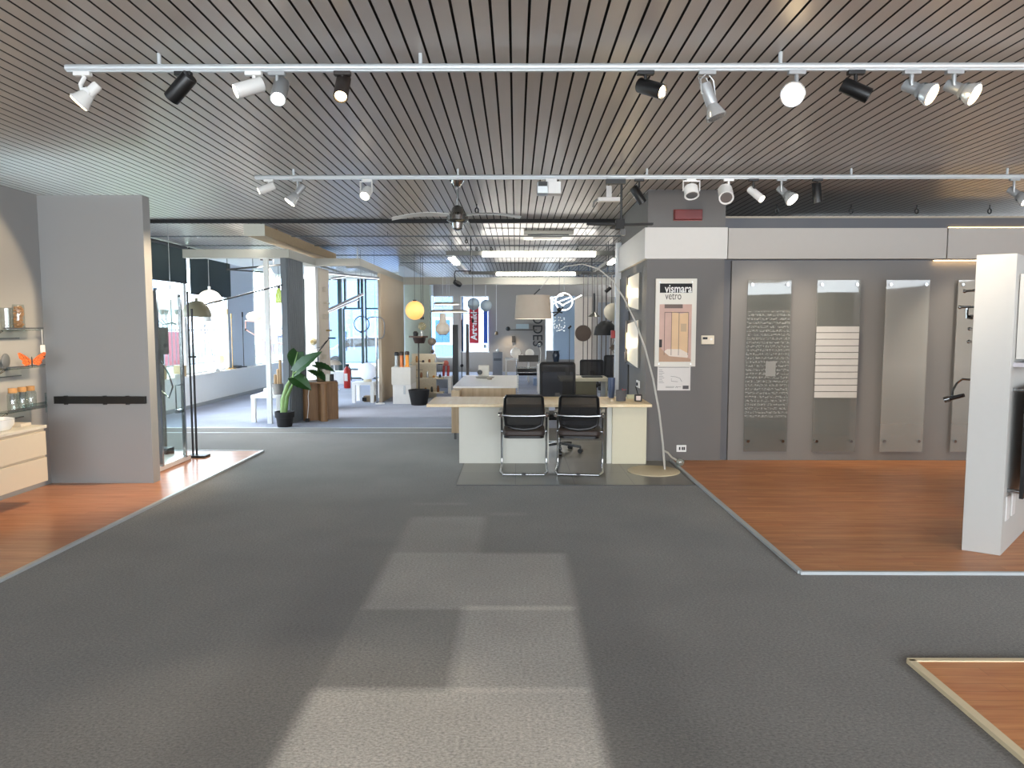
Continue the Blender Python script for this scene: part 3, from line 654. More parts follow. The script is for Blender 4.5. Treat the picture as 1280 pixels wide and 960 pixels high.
# ================================================================== LEFT FRONT: vanity corner
VX = -4.39
v0 = atx(57, 531, VX); vb = atx(57, 602, VX); vt = v0.z
t = thing('vanity_unit', 'cream wall-hung vanity unit with two wide drawers on the left', 'bathroom cabinet', (-4.63, v0.y - .7, vb.z))
VAN = M('#dccfb8', .35, noise=.02)
mk(MB().box(-4.87, VX - .02, v0.y - 1.4, v0.y, vb.z, vt - .03), 'body', VAN, t)
mk(MB().box(-4.87, VX + .005, v0.y - 1.4, v0.y + .01, vt - .03, vt), 'countertop', M('#e4dccb', .3), t, bevel=.004)
dz = (vt - .04 - vb.z) / 2
for i in range(2): mk(MB().box(VX - .02, VX, v0.y - 1.39, v0.y - .004, vb.z + i * dz + .004, vb.z + (i + 1) * dz - .016), 'drawer', VAN, t, bevel=.003)
solo(MB().lathe([(0, 0), (.17, .005), (.2, .05), (.205, .10), (.195, .10), (.18, .05), (0, .03)], (-4.64, v0.y - .40, vt)), 'wash_basin', WHITE_GLOSS, 'white bowl basin on the vanity at the left edge', 'basin')
q = fl(50, 528, vt)
solo(MB().box(-4.72, -4.5, v0.y - .17, v0.y - .03, vt, vt + .03), 'soap_tray', M('#d9ccb8', .4), 'low cream tray on the end of the vanity', 'tray', bevel=.006)
SH = glass_mat('shelf_glass', '#dfe8e6', .12)
sh_z = []
for i, (py, lb) in enumerate(((412, 'glass wall shelf at the top holding the jar of shells'), (460, 'glass wall shelf in the middle holding the orange butterfly'), (513, 'glass wall shelf at the bottom holding cork-lidded jars'))):
    z = at(30, py, 6.75).z; sh_z.append(z)
    t = thing('glass_shelf', lb, 'wall shelf', (-4.8, 6.9, z), 'glass shelves beside the vanity')
    mk(MB().box(-4.868, -4.72, 6.55, 7.1, z - .01, z), 'shelf_pane', SH, t)
    mk(MB().tube([(-4.72, 6.55, z + .012), (-4.72, 7.1, z + .012)], .007), 'rim', CHROME, t)
    mk(MB().tube([(-4.74, 6.56, z - .01), (-4.86, 6.56, z - .09), (-4.86, 6.56, z - .02)], .010).tube([(-4.86, 6.56, z - .085), (-4.86, 6.95, z - .085)], .006), 'bracket', CHROME, t)
    mk(MB().tube([(-4.86, 6.6, z), (-4.86, 6.5, z + .13)], .008), 'hook', WHITE, t)
    if i == 0:
        mk(MB().tube([(-4.72, 7.08, z), (-4.72, 7.08, z - .16)], .0025, 5).box(-4.725, -4.715, 7.05, 7.11, z - .23, z - .155), 'price_tag', WHITE, t)
    if i == 2:
        mk(MB().box(-4.725, -4.72, 6.75, 7.1, z, z + .05).box(-4.725, -4.72, 7.08, 7.1, z - .06, z + .14), 'gallery', SH, t)
JG = glass_mat('jar_glass', '#eef3f2', .10)
z = sh_z[0]
t = thing('shell_jar', 'clear glass jar full of brown seashells on the top shelf', 'jar', (-4.8, 6.86, z))
mk(MB().lathe([(0, .002), (.045, .002), (.05, .02), (.05, .22), (.045, .24)], (-4.79, 6.86, z)), 'glass', JG, t)
sm = MB()
for i in range(120):
    a = random.random() * 2 * PI; rr = .037 * math.sqrt(random.random()); s_ = .010 + .006 * random.random()
    sm.ball((-4.79 + rr * math.cos(a), 6.86 + rr * math.sin(a), z + .018 + .20 * random.random()), s_, s_ * .8, s_ * .7, 8, 6)
o = mk(sm, 'seashells', M('#a87b52', .6, noise=.5, scale=60), t); o['kind'] = 'stuff'
t = thing('clear_jar', 'empty clear glass beaker beside the shell jar', 'jar', (-4.8, 6.70, z)); mk(MB().lathe([(0, .002), (.05, .002), (.052, .2), (.047, .205)], (-4.79, 6.70, z)), 'glass', JG, t)
z = sh_z[1]
t = thing('butterfly_ornament', 'orange monarch butterfly ornament on the middle shelf', 'ornament', (-4.72, 6.88, z))
w1 = []
def wing(s):
    pr = [(0, .035), (.05, .08), (.105, .115), (.125, .11), (.115, .06), (.085, .035), (.09, .012), (.06, -.012), (.02, -.005), (0, .015)]
    d = Vector((.5, .85, 0)).normalized()
    return [Vector((-4.70, 6.88, z + .03)) + d * s * a_ + Vector((0, 0, b2)) + Vector((.02, -.012, 0)) * abs(a_) * 4 for a_, b2 in pr]
BUT = bpy.data.materials.new('monarch_wing'); BUT.use_nodes = True; nt = BUT.node_tree
tc = nt.nodes.new('ShaderNodeTexCoord'); vo = nt.nodes.new('ShaderNodeTexVoronoi'); vo.feature = 'DISTANCE_TO_EDGE'; vo.inputs['Scale'].default_value = 34
cr = nt.nodes.new('ShaderNodeValToRGB'); cr.color_ramp.elements[0].color = rgb('#2a1408'); cr.color_ramp.elements[1].color = rgb('#d8662a'); cr.color_ramp.elements[1].position = .07; cr.color_ramp.elements[0].position = .02
nt.links.new(tc.outputs['Object'], vo.inputs['Vector']); nt.links.new(vo.outputs['Distance'], cr.inputs[0]); nt.links.new(cr.outputs[0], nt.nodes['Principled BSDF'].inputs['Base Color'])
for s_ in (-1, 1): mk(MB().slab(wing(s_), (.004, -.003, 0)), 'wing', BUT, t)
mk(MB().ball((-4.697, 6.878, z + .055), .008, .008, .05, 10, 8).tube([(-4.697, 6.878, z), (-4.697, 6.878, z + .02)], .004), 'body', DARK, t)
t = thing('dark_stone', 'flat dark oval disc leaning behind the butterfly', 'ornament', (-4.82, 6.68, z)); mk(MB().ball((-4.81, 6.68, z + .072), .02, .055, .07), 'disc', M('#5b5f62', .5), t)
z = sh_z[2]
for i, (y_, lb) in enumerate(((6.72, 'clear jar with cork lid, left of the three on the bottom shelf'), (6.85, 'clear jar with cork lid, middle of the three on the bottom shelf'), (6.97, 'clear jar with cork lid, right of the three on the bottom shelf'))):
    t = thing('cork_jar', lb, 'jar', (-4.8, y_, z), 'cork-lidded jars')
    mk(MB().lathe([(0, .002), (.045, .002), (.048, .02), (.048, .15), (.036, .175), (.036, .19)], (-4.79, y_, z)), 'glass', JG, t)
    mk(MB().cyl((-4.79, y_, z + .17), (-4.79, y_, z + .215), .037), 'cork_lid', M('#a98052', .8, noise=.2, scale=60), t)
p0, p1 = at(70, 500, 7.33), at(183, 500, 7.33)
t = thing('wall_rail', 'solid black rail fixed across the grey partition', 'rail', ((p0.x + p1.x) / 2, 7.3, p0.z - .04))
mk(MB().box(p0.x, p1.x, 7.295, 7.336, p0.z - .036, p0.z + .04), 'bar', BLACK, t)
for u in (.12, .55, .8): mk(MB().cyl((p0.x + (p1.x - p0.x) * u, 7.315, p0.z - .046), (p0.x + (p1.x - p0.x) * u, 7.315, p0.z + .046), .02), 'knob', BLACK, t)

# ================================================================== LEFT BACK: shower cubicle, lamps by the window
a, b_ = fl(203, 589, .014), fl(232, 577, .014)
t = thing('shower_cubicle', 'chrome-framed glass shower cubicle behind the grey partition', 'shower', ((a.x - .3), (a.y + b_.y) / 2, .014))
SHG = glass_mat('shower_glass', '#eef6f4', .04)
tp = 2.05
for q in (a, b_): mk(MB().box(q.x - .018, q.x + .018, q.y - .018, q.y + .018, .07, tp), 'post', CHROME, t)
mk(MB().bar((a.x, a.y, tp), (b_.x, b_.y, tp), .04, .05), 'top_rail', CHROME, t)
mk(MB().bar((a.x, a.y, 1.05), (b_.x, b_.y, 1.05), .008, 1.9), 'glass_panel', SHG, t)
dn = (b_ - a).normalized()
e1, e2 = a - dn * .12, b_ + dn * .16
mk(MB().prism([(e1.x, e1.y), (e2.x, e2.y), (e2.x - .75, e2.y + .1), (e1.x - .75, e1.y + .1)], .014, .075), 'tray', WHITE_GLOSS, t, bevel=.01)
mk(MB().tube([(a.x - .1, a.y + .25, 1.25), (a.x - .02, a.y + .28, 1.1), (a.x + .01, a.y + .3, .95), (a.x - .04, a.y + .3, .82), (a.x - .12, a.y + .3, .9)], .010), 'hose', CHROME, t)
mk(MB().box(b_.x - .05, b_.x + .0, b_.y - .12, b_.y + .01, .62, .66).tube([(b_.x - .03, b_.y - .12, .64), (b_.x - .03, b_.y - .12, .95), (b_.x - .03, b_.y, .95)], .008), 'door_handle', CHROME, t)
q = at(200, 425, 9.0)
solo(MB().box(q.x - .1, q.x + .09, 8.95, 9.08, .014, .04).box(q.x - .02, q.x + .02, 9.0, 9.04, .04, q.z - .1).box(q.x - .09, q.x + .08, 8.97, 9.06, q.z - .18, q.z + .16), 'display_stand', M('#6f6b66', .5), 'grey display box on a post inside the shower cubicle', 'display')
solo(MB().prism([(-4.65, 8.72), (-4.3, 8.66), (-4.28, 8.8), (-4.63, 8.86)], .075, .15), 'black_box', BLACK, 'low black box on the floor inside the shower cubicle', 'box')
# chandelier seen through the glass
q = at(214, 395, 11.5)
t = thing('chandelier', 'pale branched chandelier seen through the shower glass', 'chandelier', q)
mk(MB().cyl((q.x, 11.5, q.z - .15), (q.x, 11.5, q.z + .5), .012).cyl((q.x, 11.5, q.z + .5), (q.x, 11.5, CZ), .004), 'stem', SILVER, t)
for i in range(6):
    a_ = i * PI / 3 + .3; d = Vector((math.cos(a_), math.sin(a_), 0))
    ar = mk(MB().tube([q + Vector((0, 0, -.1)), q + d * .12 + Vector((0, 0, -.14)), q + d * .22 + Vector((0, 0, -.05)), q + d * .22 + Vector((0, 0, .02))], .008), 'arm', SILVER, t)
    mk(MB().lathe([(.03, 0), (.05, .08), (.045, .08), (.026, .002)], q + d * .22 + Vector((0, 0, .02))), 'shade', WHITE, ar)
# black floor lamp with two poles
bc = fl(245, 571, .014)
t = thing('floor_lamp', 'tall black floor lamp with twin poles on the laminate edge', 'floor lamp', (bc.x, bc.y, .014))
mk(MB().box(bc.x - .16, bc.x + .15, bc.y - .09, bc.y + .09, .014, .04), 'base', BLACK, t, bevel=.008)
p1, p2 = at(240, 364, bc.y), at(244.5, 386, bc.y)
mk(MB().cyl((bc.x - .035, bc.y, .03), (bc.x - .035, bc.y, p1.z), .013), 'pole', BLACK, t); mk(MB().cyl((bc.x + .012, bc.y, .03), (bc.x + .012, bc.y, p2.z), .013), 'pole', BLACK, t)
mk(MB().box(bc.x - .045, bc.x + .045, bc.y - .015, bc.y + .015, at(240, 446, bc.y).z - .01, at(240, 446, bc.y).z + .01), 'clamp', BLACK, t)
# dome lamp on a long arm
q = at(246, 396, 10.6); e = at(353.5, 356, 11.99); st = at(251, 382, 10.6)
t = thing('arm_lamp', 'khaki dome lamp on a long black arm fixed to the slatted divider', 'lamp', e)
mk(MB().bar(st, e, .022, .022), 'arm', BLACK, t)
dome = [(.21 * math.sin(i * PI / 2 / 8), .24 * math.cos(i * PI / 2 / 8)) for i in range(9)]
mk(MB().lathe(dome + [(.20, 0)] + [(.20 * math.sin(i * PI / 2 / 8), .23 * math.cos(i * PI / 2 / 8)) for i in range(8, -1, -1)], q), 'shade', M('#8e8a72', .45), t)
mk(MB().cyl(q + Vector((0, 0, .235)), q + Vector((0, 0, .28)), .02), 'cap', M('#8e8a72', .45), t)
# white pendant dome
q = at(262, 378, 12.6)
t = thing('dome_pendant', 'white translucent dome pendant in front of the black blind', 'pendant lamp', q)
mk(MB().lathe([(.215 * math.sin(i * PI / 2 / 8), .22 * math.cos(i * PI / 2 / 8)) for i in range(9)] + [(.205 * math.sin(i * PI / 2 / 8), .21 * math.cos(i * PI / 2 / 8)) for i in range(8, -1, -1)], q), 'shade', M('#f3efe6', .3, emit='#ffe9c8', es=.35), t)
mk(MB().cyl(q + Vector((0, 0, .22)), (q.x, q.y, 2.86), .006), 'cord', M('#9a9a9a', .5), t); mk(MB().cyl(q + Vector((0, 0, .2)), q + Vector((0, 0, .28)), .022), 'socket', WHITE, t)
# things on the window bench
SX = -6.655; SZ = .66
def on_sill(px): return atx(px, 460, SX).y
def lamp_pole(name, label, px, ztop, m, base=.075, r=.008):
    y_ = on_sill(px); t = thing(name, label, 'table lamp', (SX, y_, SZ))
    mk(MB().cyl((SX, y_, SZ), (SX, y_, SZ + .02), base), 'base', m, t); mk(MB().cyl((SX, y_, SZ), (SX, y_, ztop), r), 'pole', m, t)
    mk(MB().cyl((SX, y_, ztop - .12), (SX, y_, ztop), r * 2), 'lamp_head', m, t)
y_ = on_sill(287)
lamp_pole('slim_lamp', 'slim brass rod lamp on the window bench', 286, 2.05, M('#c8a060', .3, .8))
lamp_pole('slim_lamp', 'slim brass rod lamp standing right behind the first on the bench', 291, 1.95, M('#b99563', .3, .8))
lamp_pole('slim_lamp', 'slim black rod lamp on the bench before the blue pier', 305, 2.0, BLACK)
y_ = on_sill(275)
t = thing('oval_lamp', 'pink oval glowing table lamp on the window bench', 'table lamp', (SX, y_, SZ))
mk(MB().ball((SX, y_, SZ + .25), .10, .15, .115), 'shade', M('#f0c9ae', .4, emit='#ffc9a0', es=.8), t); mk(MB().lathe([(0, 0), (.06, 0), (.05, .03), (.02, .06), (.02, .15), (0, .15)], (SX, y_, SZ)), 'base', WHITE, t)
y_ = on_sill(258)
t = thing('tripod_stand', 'thin crossed tripod legs standing on the window bench', 'floor lamp', (SX, y_, SZ))
for s1, s2 in ((-1, .2), (1, .25), (.1, -.05)): mk(MB().tube([(SX + s2 * .3, y_ + s1 * .4, SZ), (SX, y_, SZ + .9), (SX - s2 * .05, y_ - s1 * .07, SZ + 1.1)], .007), 'leg', SILVER, t)
mk(MB().lathe([(0, 0), (.14, 0), (.11, .22), (0, .22)], (SX, y_, SZ + 1.1)), 'shade', M('#e8e6df', .5), t)
for (px, w_, hh, lb) in ((208, .25, .26, 'brown cardboard box on the window bench, seen past the shower cubicle'), (234, .13, .22, 'narrow cardboard box on the bench near the black floor lamp')):
    y_ = on_sill(px) - .3; t = thing('cardboard_box', lb, 'box', (SX, y_, SZ), 'boxes on the bench'); mk(MB().box(SX - .1, SX + .09, y_ - w_ / 2, y_ + w_ / 2, SZ, SZ + hh), 'carton', M('#b09a76', .8), t); mk(MB().box(SX - .101, SX + .091, y_ - .02, y_ + .02, SZ + hh, SZ + hh + .002), 'tape', M('#c9b48a', .4), t)
for (px, lb) in ((222, 'small white carton on the bench behind the shower glass'), (272, 'flat white box under the pink oval lamp'), (300, 'small dark lamp base on the bench near the blue pier')):
    y_ = on_sill(px) - .15; solo(MB().box(SX - .08, SX + .07, y_ - .12, y_ + .1, SZ, SZ + .06), 'small_box', DARK if px == 300 else WHITE, lb, 'box', 'boxes on the bench', bevel=.006)
# pink bent-line lamp on the pier
q = at(318, 396, 12.6)
t = thing('line_lamp', 'bent pink tube lamp with a glowing oval shade before the blue pier', 'lamp', at(334, 415, 12.06))
mk(MB().ball(q, .14, .12, .085), 'shade', M('#f3d5bd', .4, emit='#ffd9b8', es=.6), t)
mk(MB().tube([at(307, 401, 12.5), at(331, 403, 12.4), at(352.5, 417, 11.96)], .012), 'upper_tube', M('#e7b9b0', .4), t)
mk(MB().tube([at(307, 401, 12.5), at(307, 412, 12.5), at(333, 427, 12.4), at(352.5, 430, 11.96)], .012), 'lower_tube', M('#e7b9b0', .4), t)
mk(MB().ball(at(307, 412, 12.5), .02), 'joint', BLACK, t)
# green bottle pendant
q = at(349, 379, 14.5)
t = thing('bottle_pendant', 'green glass bottle pendant left of the slatted divider', 'pendant lamp', q)
mk(MB().lathe([(0, 0), (.055, 0), (.07, .04), (.065, .16), (.04, .26), (.025, .30), (.025, .36)], q), 'glass', M('#8fa32e', .15, alpha=.85, emit='#a9c03a', es=.2), t); mk(MB().cyl(q + Vector((0, 0, .33)), (q.x, q.y, 2.86), .005).cyl(q + Vector((0, 0, .3)), q + Vector((0, 0, .38)), .03), 'cord', BLACK, t)
# white low table with cactus
l0 = fl(318, 531)
ty0, ty1, tx0, tx1 = 12.15, 13.0, -4.62, -4.05
tx0 = at(313, 500, 12.15).x
t = thing('display_table', 'low white display table left of the slatted divider', 'table', ((tx0 + tx1) / 2, 12.5, 0))
mk(MB().box(tx0, tx1, ty0, ty1, .42, .47), 'tabletop', WHITE, t)
for (x, y) in ((tx0 + .04, ty0 + .04), (tx1 - .04, ty0 + .04), (tx0 + .04, ty1 - .04), (tx1 - .04, ty1 - .04)): mk(MB().box(x - .035, x + .035, y - .035, y + .035, 0, .42), 'leg', WHITE, t)
solo(MB().box(tx0 + .12, tx0 + .42, 12.45, 12.8, .47, .56), 'paper_box', WHITE, 'flat white box on the low display table', 'box', bevel=.004)
solo(MB().ball((tx0 + .3, 12.6, .58), .07, .05, .025), 'computer_mouse', BLACK, 'small black dome on the flat white box', 'lamp')
solo(MB().box(-4.14, -4.04, 12.3, 12.7, .0, .3).move((.0, .0, 0)), 'cardboard_box', M('#b39a72', .8), 'brown box on the floor under the low display table', 'box')
q = Vector((at(347, 480, 12.3).x, 12.35, .47))
t = thing('cactus_lamp', 'three-stemmed brown cactus ornament in a grey pot', 'ornament', q)
mk(MB().lathe([(0, 0), (.085, 0), (.11, .19), (.10, .19), (.09, .16), (0, .16)], q), 'pot', M('#75716c', .7), t)
for dx, hh, rr in ((-.055, .2, .026), (.0, .3, .03), (.035, .46, .024)): mk(MB().lathe([(rr, 0), (rr, hh - .03), (rr * .7, hh - .008), (0, hh)], q + Vector((dx, 0, .15))), 'stem', M('#a58763', .7, noise=.2, scale=50), t)
# big-leaved plants
LEAF = M('#22481b', .4, noise=.35, scale=9)
def leaf_mb(base, tip, width, nrm, droop=.05):
    base, tip, nrm = Vector(base), Vector(tip), Vector(nrm).normalized(); ax = tip - base; Ln = ax.length; ax.normalize()
    sd = ax.cross(nrm).normalized(); up = sd.cross(ax).normalized(); mb = MB(); n, k = 12, 6; vs_ = []
    for i in range(n + 1):
        u = i / n; wd = width * 1.25 * (math.sin(PI * min(1, u * .86 + .14)) ** .8) * (1.0 - .45 * u) * (1 if u < 1 else .0)
        if u == 1: wd = .002
        for j in range(-k, k + 1):
            v = j / k
            vs_.append(base + ax * (u * Ln - (.16 * Ln * (1 - u) ** 3) * abs(v)) + sd * wd * v + up * (abs(v) * wd * .35 - droop * u * u + .008 * math.sin(u * 34) * abs(v)))
    m_ = 2 * k + 1; fs_ = [(i * m_ + j, i * m_ + j + 1, (i + 1) * m_ + j + 1, (i + 1) * m_ + j) for i in range(n) for j in range(m_ - 1)]
    nv = len(vs_); vs2 = [p - up * .003 for p in vs_]
    mb.add(vs_ + vs2, fs_ + [tuple(nv + i for i in f[::-1]) for f in fs_]); return mb
pb = fl(356, 533)
t = thing('potted_plant', 'elephant ear plant with a thick leaning stem in a black pot', 'plant', (pb.x, pb.y, 0))
mk(MB().lathe([(0, 0), (.115, 0), (.12, .015), (.135, .15), (.155, .155), (.16, .25), (.15, .25), (.14, .2), (0, .2)], (pb.x, pb.y, 0)), 'pot', BLACK_MATT, t)
PY = pb.y
mk(MB().tube([(pb.x - .02, PY, .18), at(354, 500, PY), at(359, 482, PY), at(365, 472, PY)], [.05, .048, .032, .018]), 'stem', M('#7f9a5c', .6, noise=.25), t)
mk(MB().tube([(pb.x, PY, .18), at(359, 495, PY - .03), at(366, 480, PY - .03)], [.04, .03, .018]), 'stem', M('#6f9150', .6, noise=.25), t)
for (b0, tpx, wd, nr, dY) in (((366, 444, 360, 466), None, .13, (.35, -.9, .2), .1), ((371, 464, 400, 438), None, .13, (-.2, -.75, .6), -.05), ((367, 472, 389, 486), None, .12, (.25, -.8, .5), -.05)):
    B, Tt = at(b0[0], b0[1], PY + dY), at(b0[2], b0[3], PY + dY - .05)
    if b0[0] == 366: B, Tt = at(372, 440, PY + dY), at(364, 459, PY + dY)
    lf = mk(leaf_mb(B, Tt, wd, nr), 'leaf', LEAF, t)
    mk(MB().tube([at(365, 473, PY), (at(365, 473, PY) + B) / 2 + Vector((0, 0, .03)), B], .008), 'petiole', M('#86a862', .6), lf)
# fluted wooden side table with a second plant and a task lamp
tb = fl(401, 527); TY = 12.3; tc_ = Vector((at(401, 500, TY + .25).x, TY + .25, 0)); hz = at(401, 476, TY + .25).z
t = thing('side_table', 'round brown wooden side table with a cross-shaped fluted base', 'side table', (tc_.x, tc_.y, 0))
WD = node_wood('table_wood', '#7c5b39', '#926d49', 'Z', 1, .5, 0)
mk(MB().cyl((tc_.x, tc_.y, hz - .03), (tc_.x, tc_.y, hz), .29, seg=40), 'tabletop', WD, t, bevel=.004)
fb = MB()
for i in range(4):
    a_ = i * PI / 2 + R(28); d = Vector((math.cos(a_), math.sin(a_), 0)); n_ = Vector((-d.y, d.x, 0))
    fb.obox(tc_ + d * .15 + Vector((0, 0, (hz - .03) / 2)), d * .12, n_ * .06, (0, 0, (hz - .03) / 2)); fb.cyl(tc_ + d * .25, tc_ + d * .25 + Vector((0, 0, hz - .03)), .06, seg=16)
mk(fb, 'pedestal', WD, t)
P2 = Vector((tc_.x - .02, tc_.y + .05, hz))
t = thing('potted_plant', 'dark leafy plant lying low on the round wooden table', 'plant', P2)
mk(MB().lathe([(0, 0), (.05, 0), (.06, .08), (.05, .08), (0, .06)], P2), 'pot', M('#8a7a52', .6), t)
for (x0, y0, x1, y1, wd) in ((395, 456, 418, 462, .075), (398, 470, 386, 461, .07), (396, 465, 408, 475, .07), (402, 462, 392, 455, .05)):
    lf = mk(leaf_mb(at(x0, y0, P2.y), at(x1, y1, P2.y - .12), wd, (.1, -.6, .8)), 'leaf', LEAF, t)
    mk(MB().tube([P2 + Vector((0, 0, .06)), (P2 + at(x0, y0, P2.y)) / 2 + Vector((0, 0, .06)), at(x0, y0, P2.y)], .006), 'petiole', M('#6d8a48', .6), lf)
P3 = Vector((at(399, 470, 12.7).x, 12.7, hz))
t = thing('task_lamp', 'thin black balanced-arm task lamp on the wooden table', 'table lamp', P3)
mk(MB().cyl(P3, P3 + Vector((0, 0, .015)), .06), 'base', BLACK, t)
e1_, e2_, e3_ = at(397, 441, 12.7), at(412, 422.5, 12.7), at(418, 422, 12.7)
mk(MB().tube([P3, e1_], .007), 'lower_arm', BLACK, t); mk(MB().tube([at(386, 437, 12.75), e1_ + Vector((.06, 0, .1)), at(408, 426, 12.7)], .004), 'counter_rod', BLACK, t)
mk(MB().tube([e1_, e2_], .009), 'upper_arm', BLACK, t); mk(MB().bar(e2_ - Vector((.02, 0, 0)), e3_ + Vector((.02, 0, -.01)), .05, .03), 'lamp_head', BLACK, t)
solo(MB().box(tc_.x + .12, tc_.x + .19, tc_.y - .1, tc_.y - .03, hz, hz + .13), 'candle', M('#d9d6c8', .5), 'small cream block on the round wooden table', 'ornament', bevel=.004)
solo(MB().lathe([(0, 0), (.035, 0), (.035, .12), (.03, .12), (.03, .02), (0, .02)], (tc_.x + .21, tc_.y - .02, hz)), 'black_cup', BLACK, 'small black cup at the right of the round wooden table', 'cup')
q = fl(387, 526); q.y -= .14
t = thing('power_cord', 'white cord with a black plug hanging down beside the wooden table', 'cord', q)
mk(MB().tube([(q.x, q.y, .04), (q.x + .02, q.y, .2), (q.x + .03, q.y, .3), (q.x + .02, q.y + .02, .45), (q.x + .03, q.y + .1, hz - .01)], .006), 'cable', WHITE, t); mk(MB().box(q.x - .03, q.x + .04, q.y - .03, q.y + .03, 0, .06), 'plug', BLACK, t, bevel=.01)

# ================================================================== ENTRANCE BAY
for (px, py, w_, hh, lb) in ((404, 362, .13, .09, 'cream box wall light highest on the bay side wall'), (406, 379, .2, .04, 'flat pale wall light, second from the top of the bay side wall'), (404, 396, .1, .09, 'brownish cube wall light, third down the bay side wall'),
                             (409, 413, .2, .035, 'slim gold wall light, fourth down the bay side wall'), (404, 446, .11, .09, 'grey drum wall light lowest on the bay side wall')):
    q = atx(px, py, -3.82); q.y = min(max(q.y, 13.95), 14.55); solo(MB().box(-3.82, -3.74, q.y - w_ / 2, q.y + w_ / 2, q.z - hh / 2, q.z + hh / 2), 'wall_light', M('#b59a66', .4) if py == 413 else M('#cfc4b0', .5), lb, 'wall light', 'wall lights in the entrance bay', bevel=.01)
q = at(391, 427, 13.7)
t = thing('wall_light', 'round brass disc wall light on the white bay wall', 'wall light', q, 'wall lights in the entrance bay')
mk(MB().lathe([(0, 0), (.07, 0), (.06, .02), (.04, .06), (0, .07)], (q.x, 13.72, q.z), (0, -1, 0)), 'shade', M('#c2b694', .35, .4), t); mk(MB().cyl((q.x, 13.72, q.z), (q.x, 13.64, q.z), .03), 'hub', M('#8b7a50', .4, .5), t)
# crossing linear lamps
def barlamp(label, p, q_, w_, m, cords=True, lit=True):
    t = thing('linear_pendant', label, 'pendant lamp', (p + q_) / 2, 'slim linear pendants in the entrance bay')
    mk(MB().bar(p, q_, w_, w_ * .8), 'profile', m, t)
    mk(MB().bar(p - Vector((0, 0, w_ * .5)), q_ - Vector((0, 0, w_ * .5)), w_ * .7, .01), 'diffuser', M('#ffffff', .4, emit='#ffffff', es=1.2), t)
    if cords:
        for u in (.15, .85):
            c_ = p.lerp(q_, u); mk(MB().cyl(c_, (c_.x, c_.y, CZ if c_.y > 14 else 2.9), .003, seg=6), 'cord', SILVER, t)
    return t
barlamp('diagonal slim lamp crossing low in front of the entrance glass', at(393, 395, 14.3), at(454, 367, 15.2), .05, M('#8f8d92', .4))
barlamp('second slim lamp right under the diagonal one', at(400, 394, 14.5), at(448, 374, 15.3), .035, M('#9c9ba0', .4), False)
barlamp('level slim lamp high up in the entrance bay', at(411, 341, 15.0), at(474, 347.5, 15.0), .05, M('#8a8c90', .4))
barlamp('short slim lamp just under the level one', at(414, 348, 15.4), at(432, 345, 15.6), .04, M('#8a8c90', .4))
q = at(447, 332, 14.9)
solo(MB().box(q.x - .22, q.x + .2, 14.8, 15.0, q.z - .05, q.z + .05).cyl((q.x, 14.9, q.z), (q.x, 14.9, CZ), .01), 'driver_box', CREAM, 'cream lamp driver box high in the entrance bay', 'ceiling light')
def ring(label, c, rx, rz, m, sq=2.0, base=None, tr=.012):
    t = thing('ring_lamp', label, 'pendant lamp', c, 'ring lamps by the entrance'); pts = []
    for i in range(40):
        a_ = 2 * PI * i / 40; ca, sa = math.cos(a_), math.sin(a_)
        pts.append(c + Vector((rx * math.copysign(abs(ca) ** (2 / sq), ca), 0, rz * math.copysign(abs(sa) ** (2 / sq), sa))))
    mk(MB().tube(pts, tr, 8, True), 'ring', m, t)
    return t
c = at(452, 405, 15.3); t = ring('dark round ring lamp in front of the entrance mullions', c, .16, .165, M('#454545', .4)); mk(MB().cyl(c + Vector((0, 0, .165)), (c.x, c.y, CZ), .003, seg=6), 'cord', DARK, t); mk(MB().box(c.x - .05, c.x + .02, c.y - .02, c.y + .02, c.z - .19, c.z - .155), 'light_head', BLACK, t)
c = at(469, 410, 15.35); t = ring('grey rounded square ring lamp beside the chrome pole', c, .2, .235, M('#8f8f92', .3, .5), 3.5); mk(MB().cyl(c + Vector((0, 0, .235)), (c.x, c.y, CZ), .003, seg=6), 'cord', DARK, t)
pb = fl(471.5, 505)
t = thing('pole_lamp', 'chrome pole floor lamp between white table and taupe wall', 'floor lamp', (pb.x, pb.y, 0))
mk(MB().cyl((pb.x, pb.y, 0), (pb.x, pb.y, at(471, 397, pb.y).z), .022), 'pole', CHROME, t); mk(MB().cyl((pb.x + .06, pb.y, 0), (pb.x + .06, pb.y, .02), .1), 'base', WHITE, t)
mk(MB().cyl((pb.x, pb.y, at(471, 397, pb.y).z), (pb.x, pb.y, at(471, 397, pb.y).z + .01), .028), 'cap', WHITE, t)
# white cube tables and globe lamps
def cube_table(label, px0, px1, pyt, pyb, Y0, Yd):
    x0, x1 = at(px0, pyb, Y0).x, at(px1, pyb, Y0).x; z = at(px0, pyt, Y0).z
    t = thing('cube_table', label, 'table', ((x0 + x1) / 2, Y0 + Yd / 2, 0), 'white cube tables by the entrance')
    mk(MB().box(x0, x1, Y0, Y0 + Yd, z - .06, z), 'tabletop', WHITE, t, bevel=.004)
    for x in (x0 + .035, x1 - .035):
        for y in (Y0 + .035, Y0 + Yd - .035): mk(MB().box(x - .035, x + .035, y - .035, y + .035, 0, z - .06), 'leg', WHITE, t)
    return Vector(((x0 + x1) / 2, Y0 + Yd / 2, z))
c = cube_table('white square-legged table under the white disc lamp', 440, 467, 478, 503, 15.3, .5)
c2 = cube_table('white square-legged table behind the chrome pole', 468, 479, 476, 498, 16.1, .4)
t = thing('disc_lamp', 'big white disc lamp standing on the white square-legged table', 'table lamp', c)
mk(MB().ball((c.x + .06, c.y, c.z + .225), .21, .10, .19), 'shade', M('#dfe6f2', .4, emit='#dbe6ff', es=.15), t); mk(MB().cyl((c.x + .06, c.y, c.z), (c.x + .06, c.y, c.z + .05), .09), 'base', M('#c9bfa6', .5), t)
